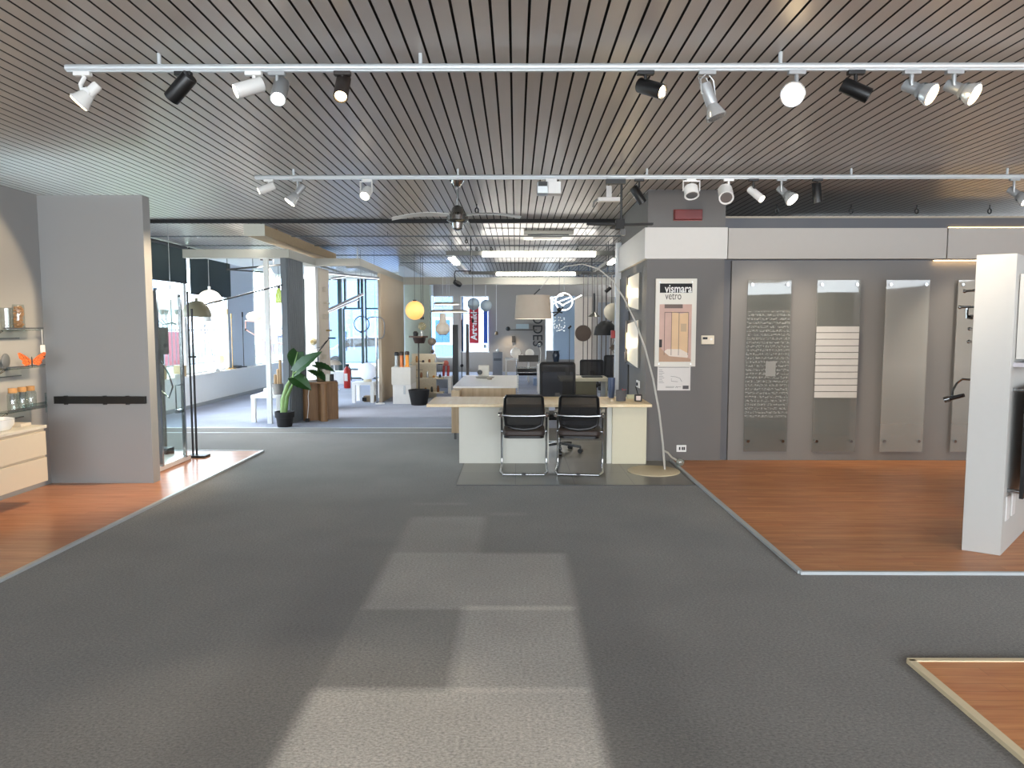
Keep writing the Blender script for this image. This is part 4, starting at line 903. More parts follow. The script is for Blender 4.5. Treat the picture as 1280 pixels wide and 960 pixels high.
t = thing('disc_lamp', 'white disc lamp mostly behind the chrome pole', 'table lamp', c2)
mk(MB().ball((c2.x + .02, c2.y, c2.z + .27), .1, .13, .26), 'shade', M('#e6ebf4', .4), t); mk(MB().cyl((c2.x + .02, c2.y, c2.z), (c2.x + .02, c2.y, c2.z + .04), .08), 'base', WHITE, t)
q = fl(459, 503)
t = thing('cardboard_box', 'brown cardboard box on the floor under the white table', 'box', (q.x, q.y + .2, 0)); mk(MB().box(q.x - .1, q.x + .14, q.y + .1, q.y + .3, 0, .13), 'carton', M('#8f7d66', .8), t); mk(MB().box(q.x - .12, q.x - .03, q.y + .06, q.y + .1, .02, .10), 'black_label', BLACK, t)
q = fl(422, 481)
t = thing('white_plinth', 'white box plinth on the floor near the entrance', 'plinth', (q.x, q.y, 0)); mk(MB().box(q.x - .24, q.x + .2, q.y, q.y + .4, 0, .5 - .12), 'box', WHITE, t, bevel=.004); mk(MB().box(q.x - .25, q.x + .21, q.y - .01, q.y + .41, 0, .03), 'plinth_base', M('#c9ccd2', .5), t)
q = Vector((at(434, 470, 19.0).x, 19.0, 0))
t = thing('fire_extinguisher', 'red fire extinguisher standing left of the disc lamp', 'fire extinguisher', q)
RED = M('#b3241f', .35); zt = at(434, 455, 19.0).z
mk(MB().lathe([(0, 0), (.085, 0), (.09, .03), (.09, zt - .16), (.05, zt - .09), (.03, zt - .07), (0, zt - .07)], q), 'cylinder', RED, t); mk(MB().box(q.x - .03, q.x + .06, q.y - .02, q.y + .02, zt - .07, zt), 'valve', BLACK, t); mk(MB().tube([q + Vector((.03, 0, zt - .03)), q + Vector((.1, 0, zt - .15)), q + Vector((.11, 0, .2))], .012), 'hose', BLACK, t); mk(MB().box(q.x - .06, q.x + .03, q.y - .092, q.y - .085, .2, .4), 'paper_label', WHITE, t)
# dome lamps outside the bay by the entrance glass
q = Vector((at(418, 462, 18.5).x, 18.5, 0))
t = thing('mushroom_lamp', 'pale mushroom floor lamp near the entrance glass', 'floor lamp', q); z = at(418, 456, 18.5).z
mk(MB().lathe([(.19 * math.sin(i * PI / 16), z + .13 * math.cos(i * PI / 16)) for i in range(9)] + [(.18, z)], q), 'shade', M('#bcae9e', .5), t); mk(MB().cyl(q, q + Vector((0, 0, z + .1)), .02).cyl(q, q + Vector((0, 0, .02)), .13), 'stem', WHITE, t)

# ================================================================== MIDDLE: cabinets, pole pot, pendants
q0, q1 = fl(490, 505), fl(514, 505)
t = thing('drawer_cabinet', 'white two-tier cabinet beside the taupe wall', 'cabinet', ((q0.x + q1.x) / 2, q0.y + .4, 0))
zc = at(490, 459, q0.y).z; zm = at(490, 481, q0.y).z
mk(MB().box(q0.x + .02, q1.x, q0.y, q0.y + .8, 0, zm), 'lower_body', WHITE, t); mk(MB().box(q0.x, q1.x, q0.y - .02, q0.y + .8, zm, zc), 'upper_body', M('#dedbd2', .5), t, bevel=.004); mk(MB().box(q0.x + .25, q0.x + .29, q0.y - .012, q0.y, zm - .2, zm - .02), 'handle', STEEL, t)
for i, (px, ptop, pb_, capm, lb) in enumerate(((496, 440, 459, BLACK, 'silver lantern lamp with black cap on the white cabinet'), (502, 439.5, 458, M('#9c5a24', .5), 'copper-toned lantern lamp in the middle of the white cabinet'), (509, 439, 458, M('#6b4a1c', .4), 'amber lantern lamp with dark cap on the cabinet edge'))):
    y_ = q0.y + .15; b0 = at(px, pb_, y_); z1 = at(px, ptop, y_).z; base = Vector((b0.x, y_, zc))
    t = thing('lantern_lamp', lb, 'table lamp', base, 'lantern lamps on the cabinet')
    mk(MB().lathe([(0, 0), (.048, 0), (.048, .02), (.038, .03), (.038, z1 - zc - .07)], base), 'body', (SILVER, M('#c77b4f', .3, .6), M('#cf8a2e', .3, emit='#e09030', es=.3))[i], t)
    mk(MB().lathe([(0, z1 - zc), (.035, z1 - zc), (.05, z1 - zc - .02), (.05, z1 - zc - .08), (.04, z1 - zc - .08), (0, z1 - zc - .06)], base), 'cap', capm if i == 0 else M('#3a2a1c', .4), t)
q = fl(524, 506)
t = thing('planter_lamp', 'large black tapered planter with a thin black pole', 'planter', (q.x, q.y, 0))
zt = at(524, 487, q.y).z
mk(MB().lathe([(0, 0), (.165, 0), (.225, zt - .02), (.228, zt), (.21, zt), (.2, zt - .05), (0, zt - .05)], q), 'pot', BLACK_MATT, t)
zp = at(524, 428, q.y).z
mk(MB().cyl((q.x, q.y, zt - .06), (q.x, q.y, zp), .014), 'pole', BLACK, t)
for z_ in (zt + .25, zt + .42, zt + .6): mk(MB().bar((q.x - .06, q.y, z_), (q.x + .08, q.y, z_), .008, .008), 'peg', BLACK, t)
mk(MB().cyl((q.x, q.y, zp + .10), (q.x, q.y, zp + .135), .2), 'top_disc', M('#4a3527', .5), t); mk(MB().lathe([(0, -.02), (.10, -.02), (.13, .06), (.14, .10), (0, .10)], (q.x + .02, q.y, zp)), 'drum', M('#2e1c14', .5), t)
zb = zp + .135
t = thing('bulb_lamp', 'clear glass bulb lamp standing on the brown disc', 'table lamp', (q.x + .07, q.y, zb)); mk(MB().lathe([(0, 0), (.035, 0), (.03, .10), (.02, .12), (0, .12)], (q.x + .07, q.y, zb)), 'socket', SILVER, t); mk(MB().ball((q.x + .08, q.y, zb + .2), .085), 'bulb', glass_mat('bulb_glass', '#fff4dc', .12), t)
solo(MB().lathe([(0, 0), (.05, 0), (.055, .07), (.03, .10), (0, .10)], (q.x - .06, q.y, zb)), 'small_lamp', BLACK, 'small black cup on the brown disc', 'ornament')
c = at(518.5, 388, 15.6)
t = thing('globe_pendant', 'glowing orange globe pendant above the black planter', 'pendant lamp', c)
mk(MB().ball(c, .205), 'globe', M('#f2c27e', .4, emit='#ffbd62', es=.62, noise=.02), t); mk(MB().cyl(c + Vector((0, 0, .2)), (c.x, c.y, CZ), .004), 'cord', DARK, t); mk(MB().cyl(c + Vector((0, 0, .19)), c + Vector((0, 0, .23)), .04), 'cap', DARK, t)
for px, lb in ((526.5, 'thin dark wire hanging left of the bulb lamp'), (529, 'thin dark wire hanging right behind the globe')):
    a_ = at(px, 350, 16.0); b0 = at(px, 396, 16.0)
    solo(MB().cyl(b0, (b0.x, b0.y, CZ), .005).cyl(b0, b0 + Vector((0, 0, -.06)), .018), 'bare_pendant', DARK, lb, 'pendant lamp', 'bare pendant cords')
# cork display rack with small things
q = Vector((at(529, 470, 16.2).x, 16.2, 0))
t = thing('display_rack', 'pale cork display rack of small lamp parts behind the planter', 'shelf', (q.x, q.y + .2, 0))
CORK = M('#ded3bb', .8, noise=.2, scale=30)
mk(MB().box(q.x - .3, q.x + .26, 16.5, 16.55, .0, 1.02), 'back_board', CORK, t)
for z_ in (.12, .45, .8): mk(MB().box(q.x - .3, q.x + .45, 16.2, 16.5, z_, z_ + .03), 'shelf', CORK, t)
for i in range(14):
    z_ = (.15, .48, .83)[i % 3]; x_ = q.x - .25 + .048 * i; hh = .05 + .12 * ((i * 7) % 5) / 5
    solo(MB().lathe([(0, 0), (.026, 0), (.03, hh * .5), (.018, hh), (0, hh)], (x_, 16.3, z_)), 'sample_part', (M('#7a4a22', .4), BLACK, M('#b9823a', .4), STEEL)[i % 4], 'small %s lamp sample on the %s shelf of the cork rack%s' % (('brown', 'black', 'amber', 'steel')[i % 4], ('lowest', 'middle', 'top')[i % 3], ', far right' if i >= 12 else ''), 'lamp part', 'lamp samples on the cork rack')
for i, (px, py, lb) in enumerate(((536, 428, 'taupe stacked-ball floor lamp beside the niche wall'),)):
    c = at(540, 427, 18.2); t = thing('stacked_lamp', lb, 'floor lamp', (c.x, 18.2, 0))
    mk(MB().ball(c, .11, .11, .10), 'shade', M('#a4978a', .6), t); mk(MB().lathe([(0, 0), (.1, 0), (.1, .02), (.015, .03), (.015, c.z - .08), (0, c.z - .08)], (c.x, 18.2, 0)), 'stem', M('#a4978a', .6), t); mk(MB().ball((c.x + .01, 18.2, c.z - .25), .05), 'lower_ball', M('#8d8077', .6), t)
solo(MB().lathe([(0, 0), (.12, 0), (.12, at(540, 446, 17.8).z - .42), (0, at(540, 446, 17.8).z - .42)], (at(540, 460, 17.8).x, 17.8, .42)), 'drum_lamp', M('#b5a9b4', .5), 'tall mauve drum lamp on the low white console', 'table lamp')
# low white console and its things
x0, x1 = at(541, 478, 17.5).x, at(565, 478, 17.5).x
t = thing('white_console', 'low white console left of the black totem', 'table', ((x0 + x1) / 2, 17.7, 0))
zc = .42
mk(MB().box(x0 - .1, x1 - .02, 17.5, 18.0, zc - .06, zc), 'tabletop', WHITE, t); mk(MB().box(x1 - .1, x1 - .02, 17.5, 18.0, 0, zc - .06), 'side_panel', WHITE, t); mk(MB().box(x0 - .1, x0 - .02, 17.5, 18.0, 0, zc - .06), 'side_panel', WHITE, t); mk(MB().box(x0 - .02, x1 - .1, 17.95, 17.98, .1, zc - .06), 'back_panel', M('#c9d3e0', .6), t)
q = Vector((at(557.5, 466, 17.7).x, 17.7, zc))
t = thing('candle_holder', 'red and silver figure lamp on the low white console', 'ornament', q); mk(MB().cyl(q + Vector((-.06, 0, 0)), q + Vector((-.05, 0, .26)), .03).cyl(q + Vector((.05, 0, 0)), q + Vector((.06, 0, .26)), .03), 'body', M('#b23a34', .4), t); mk(MB().ball(q + Vector((0, 0, .32)), .07), 'head', M('#d0705f', .4), t)
q = Vector((at(550.5, 466, 17.7).x, 17.7, zc))
t = thing('card_stand', 'small dark card on a thin stand on the white console', 'sign', q); mk(MB().cyl(q, q + Vector((0, 0, .28)), .006).cyl(q, q + Vector((0, 0, .01)), .05), 'stand', STEEL, t); mk(MB().box(q.x - .055, q.x + .055, 17.69, 17.71, .28 + zc, .36 + zc), 'card', DARK, t)
# flat disc pendants and paper lantern
for (px0, px1, py, Y, lb) in ((542, 575, 379.5, 18.0, 'upper flat grey disc pendant'), (538, 585, 389, 17.0, 'lower flat grey disc pendant with glowing underside')):
    c = at((px0 + px1) / 2, py, Y); rr = (px1 - px0) / 2 * Y / 890
    t = thing('disc_pendant', lb, 'pendant lamp', c, 'flat disc pendants')
    mk(MB().lathe([(0, .035), (rr * .9, .03), (rr, .0), (rr, -.02), (0, -.02)], c, seg=40), 'disc', M('#a9a49b', .5), t); mk(MB().cyl(c - Vector((0, 0, .03)), c - Vector((0, 0, .021)), rr * .9, seg=40), 'diffuser', M('#ffffff', .4, emit='#fff4e0', es=1.0), t); mk(MB().cyl(c, (c.x, c.y, CZ), .004), 'cord', SILVER, t)
c = at(553.5, 410, 16.5)
t = thing('glass_lantern', 'round ribbed glass lantern pendant with a pleated neck', 'pendant lamp', c)
mk(MB().lathe([(.0, -.14), (.10, -.14), (.16, -.07), (.165, 0), (.14, .07), (.08, .12), (.07, .33), (.0, .34)], c), 'shade', M('#c9c2b6', .35, noise=.15, scale=30, emit='#fff0d8', es=.12), t); mk(MB().cyl(c - Vector((0, 0, .16)), c - Vector((0, 0, .135)), .09), 'rim', M('#5d5147', .4), t); mk(MB().cyl(c + Vector((0, 0, .33)), (c.x, c.y, CZ), .005), 'cord', SILVER, t)
# black spot disc on an arm under the header
c = at(572, 354, 13.0); a_ = at(568, 343, 13.0)
t = thing('disc_spotlight', 'black disc spotlight on a bent arm below the lamp frame', 'spotlight', c)
mk(MB().lathe([(0, -.03), (.08, -.03), (.085, .02), (0, .02)], c, (.5, -.35, .8)), 'head', BLACK_MATT, t); mk(MB().tube([c + Vector((-.03, 0, .03)), a_, a_ + Vector((.02, 0, .06)), Vector((a_.x + .3, 13.0, a_.z + .06)), Vector((a_.x + .3, 13.0, CZ))], .012), 'arm', BLACK, t)
# big globes by the banners
for px, py, rr, lb in ((592, 380, .17, 'grey glass globe pendant over the red banner'), (607.5, 382, .16, 'grey glass globe pendant over the blue banner')):
    c = at(px, py, 19.5); t = thing('globe_pendant', lb, 'pendant lamp', c, 'glass globes by the banners'); mk(MB().ball(c, rr), 'globe', M('#b7c4c8', .15, alpha=.8), t); mk(MB().cyl(c, (c.x, c.y, CZ), .005), 'cord', SILVER, t)
c = at(591, 392, 18.2); t = thing('branch_pendant', 'thin black branched pendant in front of the red banner', 'pendant lamp', c)
mk(MB().tube([at(576, 391, 18.2), c, at(606, 391, 18.2)], .008).cyl(c, (c.x, c.y, CZ), .005), 'frame', BLACK, t); mk(MB().ball(at(591, 401, 18.2), .03, .03, .06).cyl(at(591, 401, 18.2), c, .004), 'lamp_head', BLACK, t)
x0, x1 = at(566, 487, 18.0).x, at(572.3, 487, 18.0).x; zt = at(569, 406, 18.0).z
solo(MB().box(x0, x1, 18.0, 18.25, 0, zt), 'black_totem', BLACK, 'tall black slab totem left of the white table', 'totem', bevel=.004)
pb = Vector((at(584.5, 464, 20.5).x, 20.5, 0)); zt = at(584, 405, 20.5).z
solo(MB().lathe([(0, 0), (.16, 0), (.16, .02), (.045, .03), (.045, zt), (0, zt)], pb), 'column_lamp', M('#77706a', .5), 'slim brown column lamp in front of the banner window', 'floor lamp')
c = at(577, 400, 21.0); t = thing('thin_floor_lamp', 'thin dark rod lamp left of the brown column lamp', 'floor lamp', (c.x, 21, 0)); mk(MB().cyl((c.x, 21, 0), (c.x, 21, c.z), .012).cyl((c.x, 21, 0), (c.x, 21, .02), .12), 'pole', DARK, t); mk(MB().ball((c.x, 21, at(577, 457, 21).z), .05), 'lamp_head', BLACK, t)
# banners at the back window
def banner(label, px0, px1, py0, py1, m, txt, tm, size):
    a_, b0 = at(px0, py0, 25.85), at(px1, py1, 25.85)
    t = thing('window_banner', label, 'banner', ((a_.x + b0.x) / 2, 25.85, b0.z), 'banners in the back window')
    mk(MB().box(a_.x, b0.x, 25.85, 25.87, b0.z, a_.z), 'sheet', m, t); mk(MB().cyl((a_.x, 25.86, a_.z), (b0.x, 25.86, a_.z), .02).cyl(((a_.x + b0.x) / 2, 25.86, a_.z), ((a_.x + b0.x) / 2, 25.86, 3.27), .006), 'hanger', WHITE, t)
    if txt: mk(text_mb(txt, size, .01, (b0.x - (b0.x - a_.x) * .22, 25.84, b0.z + .12), (0, 0, 1), (-1, 0, 0), width=(a_.z - b0.z) * .86, bold=.01), 'lettering', tm, t)
banner('red banner with white upright lettering in the back window', 586.5, 598.5, 382, 429, M('#c0303a', .6), 'Artemide', WHITE, .3)
banner('blue banner at the right of the back window', 604.5, 609.5, 388, 429, M('#2f56b5', .6), None, None, 0)
# pale notice below the blue banner
q = at(606, 433, 25.9); solo(MB().box(q.x - .05, q.x + .05, 26.02, 26.046, q.z - .06, q.z + .06), 'window_notice', M('#8a9a9a', .6), 'tiny grey notice on the back window below the blue banner', 'notice')

# ================================================================== BACK WALL AREA
LET = M('#2a2a2c', .5)
a_ = at(666.3, 392, 25.97); b_ = at(666.3, 432, 25.97)
o = text_mb('ODES', .50, .02, (a_.x, 25.98, a_.z), (0, 0, -1), (1, 0, 0), width=a_.z - b_.z)
tag(mk(o, 'wall_lettering', LET), 'large dark letters running down the taupe back wall', 'lettering')
q0, q1 = at(645, 411, 25.6), at(661, 405, 25.6)
t = thing('wall_lamp_shelf', 'pale box wall lamp casting light on the taupe back wall', 'wall light', ((q0.x + q1.x) / 2, 25.9, q0.z)); mk(MB().box(q0.x, q1.x, 25.6, 26, q0.z, q1.z), 'box', M('#b7c3c4', .5), t); mk(MB().box(q0.x - .35, q1.x + .3, 25.7, 25.8, q0.z - .06, q0.z - .02), 'bar', M('#6d6862', .5), t); mk(MB().ball(at(635, 411, 25.6), .08), 'lamp_head', DARK, t)
light('wall_wash', 'SPOT', (q0.x - .2, 25.5, q0.z - .1), (R(25), 0, 0), 18, (1, .8, .55), spot_size=R(110), spot_blend=1, shadow_soft_size=.05)
c = at(620.5, 417, 24.5); t = thing('drop_pendant', 'tiny metal pendant on a white rod before the back wall', 'pendant lamp', c); mk(MB().lathe([(0, -.05), (.06, -.04), (.05, .05), (.02, .08), (0, .08)], c), 'head', M('#6e5b45', .3, .6), t); mk(MB().cyl(c + Vector((0, 0, .07)), (c.x, c.y, CZ), .009), 'rod', WHITE, t)
x0, x1 = at(616, 460, 24).x, at(628, 460, 24).x; zt = at(620, 440.5, 24).z
t = thing('grey_pedestal', 'grey square display pedestal at the back wall', 'pedestal', ((x0 + x1) / 2, 24.2, 0)); mk(MB().box(x0, x1, 24, 24.4, 0, zt), 'body', M('#8d8d90', .6), t); mk(MB().box(x0 + .03, x1 - .03, 23.985, 24.0, zt - .28, zt - .2), 'slot', M('#5f6064', .6), t)
c = at(622, 437.5, 24.2); solo(MB().ball((c.x, 24.2, zt + .055), .055), 'small_globe', WHITE, 'small white globe on the grey pedestal', 'ornament')
solo(MB().box(at(633, 420, 25.9).x, at(637, 420, 25.9).x, 25.9, 26, at(635, 428, 25.9).z, at(635, 420, 25.9).z).move((.2, 0, 0)), 'wall_sign', DARK, 'small dark hanging sign on the back wall above the white globes', 'sign')
# white dining table, globes, black armchair
x0, x1 = at(631, 470, 21.0).x, at(662, 470, 21.0).x; zt = at(640, 449, 21).z
t = thing('dining_table', 'white thin-legged table at the back with globe lamps', 'table', ((x0 + x1) / 2, 21.5, 0))
mk(MB().box(x0, x1, 21, 22, zt - .04, zt), 'tabletop', WHITE, t)
for x in (x0 + .03, x1 - .03):
    for y in (21.03, 21.97): mk(MB().box(x - .025, x + .025, y - .025, y + .025, 0, zt - .04), 'leg', WHITE, t)
GLB = M('#ece9e2', .35, emit='#fff5e6', es=.12)
for px, py, rr, lb in ((644.5, 443, .155, 'large white globe lamp on the back table, left'), (662, 443, .135, 'white globe lamp on the back table, right'), (652.5, 447.5, .055, 'small white globe lamp between the two large ones')):
    c = at(px, py, 21.4)
    t = thing('globe_lamp', lb, 'table lamp', (c.x, 21.4, zt), 'globes on the back table'); cz = max(zt + rr + .02, c.z); mk(MB().ball((c.x, 21.4, cz), rr), 'globe', GLB, t); mk(MB().cyl((c.x, 21.4, zt), (c.x, 21.4, cz - rr + .02), rr * .45), 'base', WHITE, t)
c = Vector((at(660, 462, 19.3).x, 19.3, 0))
t = thing('leather_armchair', 'black sling armchair on a chrome frame before the back table', 'chair', c)
z1, z2 = at(660, 450, 19.3).z, at(660, 465, 19.3).z
mk(MB().obox((c.x + .02, 19.75, (z1 + .02)), (.28, 0, 0), (0, .02, .0), (0, .06, .09)), 'backrest', BLACK, t); mk(MB().obox((c.x - .03, 19.3, z2), (.26, 0, 0), (0, .25, .05), (0, -.02, .03)), 'seat', BLACK, t)
for s_ in (-1, 1):
    x_ = c.x + s_ * .31; mk(MB().tube([(x_, 19.0, .02), (x_, 19.0, z2 + .2), (x_, 19.75, z2 + .2), (x_, 19.75, z1), (x_, 19.75, .02), (x_, 19.0, .02)], .014), 'frame', CHROME, t)
mk(MB().cyl((c.x - .31, 19.0, z2), (c.x + .31, 19.0, z2), .012).cyl((c.x - .31, 19.75, z2 + .1), (c.x + .31, 19.75, z2 + .1), .012), 'crossbar', CHROME, t)
x0, x1 = at(668, 480, 19.0).x, at(679, 480, 19.0).x
solo(MB().box(x0, x1, 19.9, 20.3, 0, at(670, 484, 19.9).z + .25), 'blue_case', M('#a9c2e6', .5), 'pale blue box on the floor beside the black armchair', 'box', bevel=.01)
# white side frame table right with desk lamp, vase and screen
x0, x1 = at(672, 470, 17.5).x, at(712, 470, 17.5).x; zt = at(690, 456, 17.5).z
t = thing('side_console', 'white console carrying the dark blue vase', 'table', ((x0 + x1) / 2, 17.8, 0)); mk(MB().box(x0, x1, 17.5, 18.1, zt - .05, zt), 'tabletop', WHITE, t)
for x in (x0 + .03, x1 - .03):
    for y in (17.53, 18.07): mk(MB().box(x - .03, x + .03, y - .03, y + .03, 0, zt - .05), 'leg', WHITE, t)
q = Vector((at(695, 455, 17.8).x, 17.8, zt)); zv = at(695, 438.5, 17.8).z - zt
solo(MB().lathe([(0, 0), (.06, 0), (.075, zv * .3), (.09, zv * .65), (.07, zv * .95), (.11, zv), (.10, zv), (.06, zv * .93), (0, zv * .9)], q), 'blue_vase', M('#1d2a3c', .15), 'tall dark blue glossy vase lamp on the white console', 'vase')
q = Vector((at(687, 455, 17.9).x, 17.9, zt)); solo(MB().box(q.x - .09, q.x + .08, 17.9, 17.96, zt, zt + .34), 'grey_screen', M('#77797e', .5), 'grey upright panel left of the blue vase', 'panel')
q = Vector((at(675, 455, 17.7).x, 17.7, zt)); t = thing('desk_lamp', 'white desk lamp with round head on the white console', 'table lamp', q); mk(MB().tube([q, q + Vector((.02, 0, .3)), q + Vector((-.01, 0, .45))], .009).cyl(q, q + Vector((0, 0, .02)), .07), 'arm', WHITE, t); mk(MB().ball(q + Vector((-.02, 0, .47)), .05), 'lamp_head', CHROME, t)
# starburst ring lamp
c = at(705, 377, 16.0); NEON = M('#ffffff', .4, emit='#fffaf0', es=3.0, noise=0)
t = thing('neon_ring_lamp', 'glowing white ring lamp with crossing light rods', 'pendant lamp', c); rr = .19
mk(MB().tube([c + Vector((rr * math.cos(2 * PI * i / 40), .03 * math.sin(2 * PI * i / 40), rr * math.sin(2 * PI * i / 40))) for i in range(40)], .011, 8, True), 'ring', NEON, t)
for a0, a1 in (((688, 373, 16.1), (704, 369, 16.0)), ((688, 381, 16.1), (712, 372, 16.0)), ((688, 373, 16.1), (705, 382, 16.0)), ((702, 382, 15.8), (727, 369, 15.6))): mk(MB().cyl(at(*a0), at(*a1), .010, seg=8), 'light_rod', NEON, t)
mk(MB().cyl(c + Vector((0, 0, rr)), (c.x, c.y, CZ), .004), 'cord', SILVER, t)
c = at(699, 390, 15.5); t = thing('branch_lamp', 'black branching pendant under the glowing ring', 'pendant lamp', c)
mk(MB().ball(c + Vector((0, 0, .05)), .05).tube([at(689, 391, 15.5), c, at(704, 384, 15.5)], .014).tube([at(692, 395, 15.5), c, at(703, 391, 15.5)], .014), 'frame', BLACK, t); mk(MB().cyl(c, (c.x, c.y, CZ), .004), 'cord', BLACK, t)
c = at(699, 405, 20.0); t = thing('sparkle_pendant', 'cluster of tiny white dots hanging before the pale blue back panel', 'pendant lamp', c)
sk = MB()
for i in range(34): sk.ball(c + Vector((random.uniform(-.16, .16), random.uniform(-.12, .12), random.uniform(-.2, .2))), .012, seg=8, rings=6)
o = mk(sk, 'crystals', M('#ffffff', .3, emit='#ffffff', es=1.0, noise=0), t); o['kind'] = 'stuff'
mk(MB().cyl(c + Vector((0, 0, -.2)), (c.x, c.y, CZ), .004), 'cord', SILVER, t)
# screen of upright rods
t = thing('rod_screen', 'screen of thin upright dark metal rods from header to floor', 'room divider', (1.65, 15.2, 0))
for px in (729, 734.5, 740, 746.5, 752, 757.5, 764):
    x = at(px, 420, 15.2).x; mk(MB().cyl((x, 15.2, 0), (x, 15.2, 2.74), .010 if px < 741 else .013, seg=8), 'rod', M('#6b625c', .4, .4), t)
mk(MB().box(at(726, 420, 15.2).x, at(768, 420, 15.2).x, 15.17, 15.23, 2.74, 2.79).cyl((1.6, 15.2, 2.78), (1.6, 15.2, CZ), .01), 'top_rail', DARK, t)
solo(MB().box(at(718.5, 420, 16.8).x, at(741, 420, 16.8).x, 16.8, 16.9, 0, at(730, 372, 16.8).z), 'white_screen', M('#dcd3c9', .6), 'pinkish white upright panel behind the rod screen', 'panel', bevel=.004)
solo(MB().box(at(748, 420, 17.6).x, at(762, 420, 17.6).x, 17.6, 17.7, 0, at(750, 378, 17.6).z), 'grey_screen', M('#a8adb6', .5), 'blue-grey upright panel behind the rods, right of the white one', 'panel')
c = at(729, 416.5, 15.0); t = thing('disc_wall_lamp', 'dark brown round disc lamp hung on the rod screen', 'lamp', c); mk(MB().lathe([(0, -.02), (.165, -.02), (.172, 0), (.165, .02), (0, .025)], c, (0, -1, 0), 40), 'disc', M('#4f4036', .6), t); mk(MB().cyl(c, (c.x, c.y + .21, c.z), .02), 'arm', DARK, t)
c = at(742.5, 396, 14.7); t = thing('cone_pendant', 'metal cone pendant on a thick black stem before the rods', 'pendant lamp', c)
mk(MB().lathe([(.03, .10), (.06, .07), (.13, .0), (.12, 0), (.05, .06), (0, .08)], c), 'shade', M('#77766f', .25, .7), t); mk(MB().cyl(c + Vector((0, 0, .09)), c + Vector((0, 0, .48)), .022), 'stem', BLACK, t); mk(MB().cyl(c + Vector((0, 0, .4)), (c.x, c.y, CZ), .005), 'cord', DARK, t)
c = at(757, 419, 14.2); t = thing('dome_pendant', 'large black half-dome pendant beside the pillar', 'pendant lamp', c); mk(MB().lathe([(0, .29), (.1, .27), (.2, .17), (.24, 0), (.23, 0), (.19, .16), (0, .27)], c), 'shade', BLACK_MATT, t); mk(MB().cyl(c + Vector((0, 0, .28)), (c.x, c.y, CZ), .006), 'cord', BLACK, t)
c = at(766, 390, 13.2); t = thing('globe_pendant', 'large cream globe pendant touching the pillar edge in view', 'pendant lamp', c); mk(MB().ball(c, .165), 'globe', M('#d6ccb6', .5), t); mk(MB().cyl(c, (c.x, c.y, CZ), .005), 'cord', DARK, t)
c = at(760, 363, 13.8); t = thing('black_spot_pendant', 'small black spotlight hanging high before the rods', 'spotlight', c); mk(MB().cyl(c - Vector((.05, 0, .03)), c + Vector((.05, 0, .05)), .035), 'head', BLACK, t); mk(MB().cyl(c, (c.x, c.y, CZ), .006), 'rod', BLACK, t)
c = at(720, 410, 15.4); t = thing('small_black_lamp', 'tiny black tilted spotlight on a rod by the pale panel', 'spotlight', (at(713, 450, 15.6).x, 15.6, 0)); p_ = at(712, 409, 15.6); mk(MB().cyl(p_ - Vector((.03, 0, .03)), p_ + Vector((.03, 0, .03)), .022), 'head', BLACK, t); mk(MB().cyl((p_.x, 15.6, 0), p_, .006).cyl((p_.x, 15.6, 0), (p_.x, 15.6, .02), .1), 'pole', DARK, t)
# dried plant stems
c = Vector((at(767, 470, 12.2).x, 12.2, .0)); t = thing('dried_branch', 'thin dried branch with brown leaves beside the pillar', 'plant', c)
mk(MB().tube([c + Vector((0, 0, .0)), (c.x, 12.2, at(765, 450, 12.2).z), at(770, 445, 12.2), at(764, 435, 12.2), at(768, 424, 12.2)], .006).cyl(c, c + Vector((0, 0, .3)), .08), 'stem', M('#6f6152', .7), t)
for (x0, y0, x1, y1) in ((764, 436, 772, 430), (770, 426, 771, 412), (768, 446, 773, 452)): mk(leaf_mb(at(x0, y0, 12.2), at(x1, y1, 12.15), .04, (.2, -.9, .2), .01), 'leaf', M('#7d6c5c', .7), t)

# ================================================================== DESKS
DT = .75
# reception desk
t = thing('reception_desk', 'reception desk with oak top and white panel legs', 'desk', (.26, 8.65, 0))
mk(MB().box(-1.04, 1.58, 8.22, 9.12, DT - .035, DT), 'desktop', OAK_TOP, t, bevel=.004)
PWH = M('#d3d3c9', .5, noise=.02)
mk(MB().box(-.683, .30, 8.47, 8.5, .008, DT - .035), 'front_panel', PWH, t); mk(MB().box(.30, .395, 8.465, 8.95, .008, DT - .035), 'leg_panel', PWH, t); mk(MB().box(1.09, 1.15, 8.465, 8.95, .008, DT - .035), 'leg_panel', PWH, t); mk(MB().box(1.15, 1.56, 8.44, 9.0, .008, DT - .035), 'pedestal', M('#d6d0b6', .5, noise=.02), t, bevel=.003)
mk(MB().box(-.683, -.65, 8.5, 9.0, .008, DT - .035), 'leg_panel', PWH, t)
# second long table
t = thing('oak_worktable', 'long glossy-topped oak worktable behind the reception desk', 'table', (-.46, 11.9, 0))
x0, x1 = -.95, .02
mk(MB().box(x0, x1, 10.66, 13.15, DT - .025, DT), 'tabletop', M('#f0ede8', .3, noise=.03), t, bevel=.003)
mk(MB().box(x0 + .01, x1 - .03, 10.67, 13.1, .55, DT - .025), 'apron', OAK, t); mk(MB().box(x0 + .01, x0 + .13, 10.3, 13.0, .1, DT - .03), 'side_panel', OAK, t); mk(MB().box(x1 - .08, x1 - .02, 10.75, 13.0, .1, .55), 'side_panel', OAK, t)
for (x, y) in ((x0 + .06, 10.36), (x0 + .06, 12.9), (x1 - .05, 10.85), (x1 - .05, 12.9)): mk(MB().cyl((x, y, 0), (x, y, .1), .018), 'foot', CHROME, t)
t = thing('bead_cord', 'beaded white chain hanging at the right end of the worktable', 'cord', (.031, 10.7, .5))
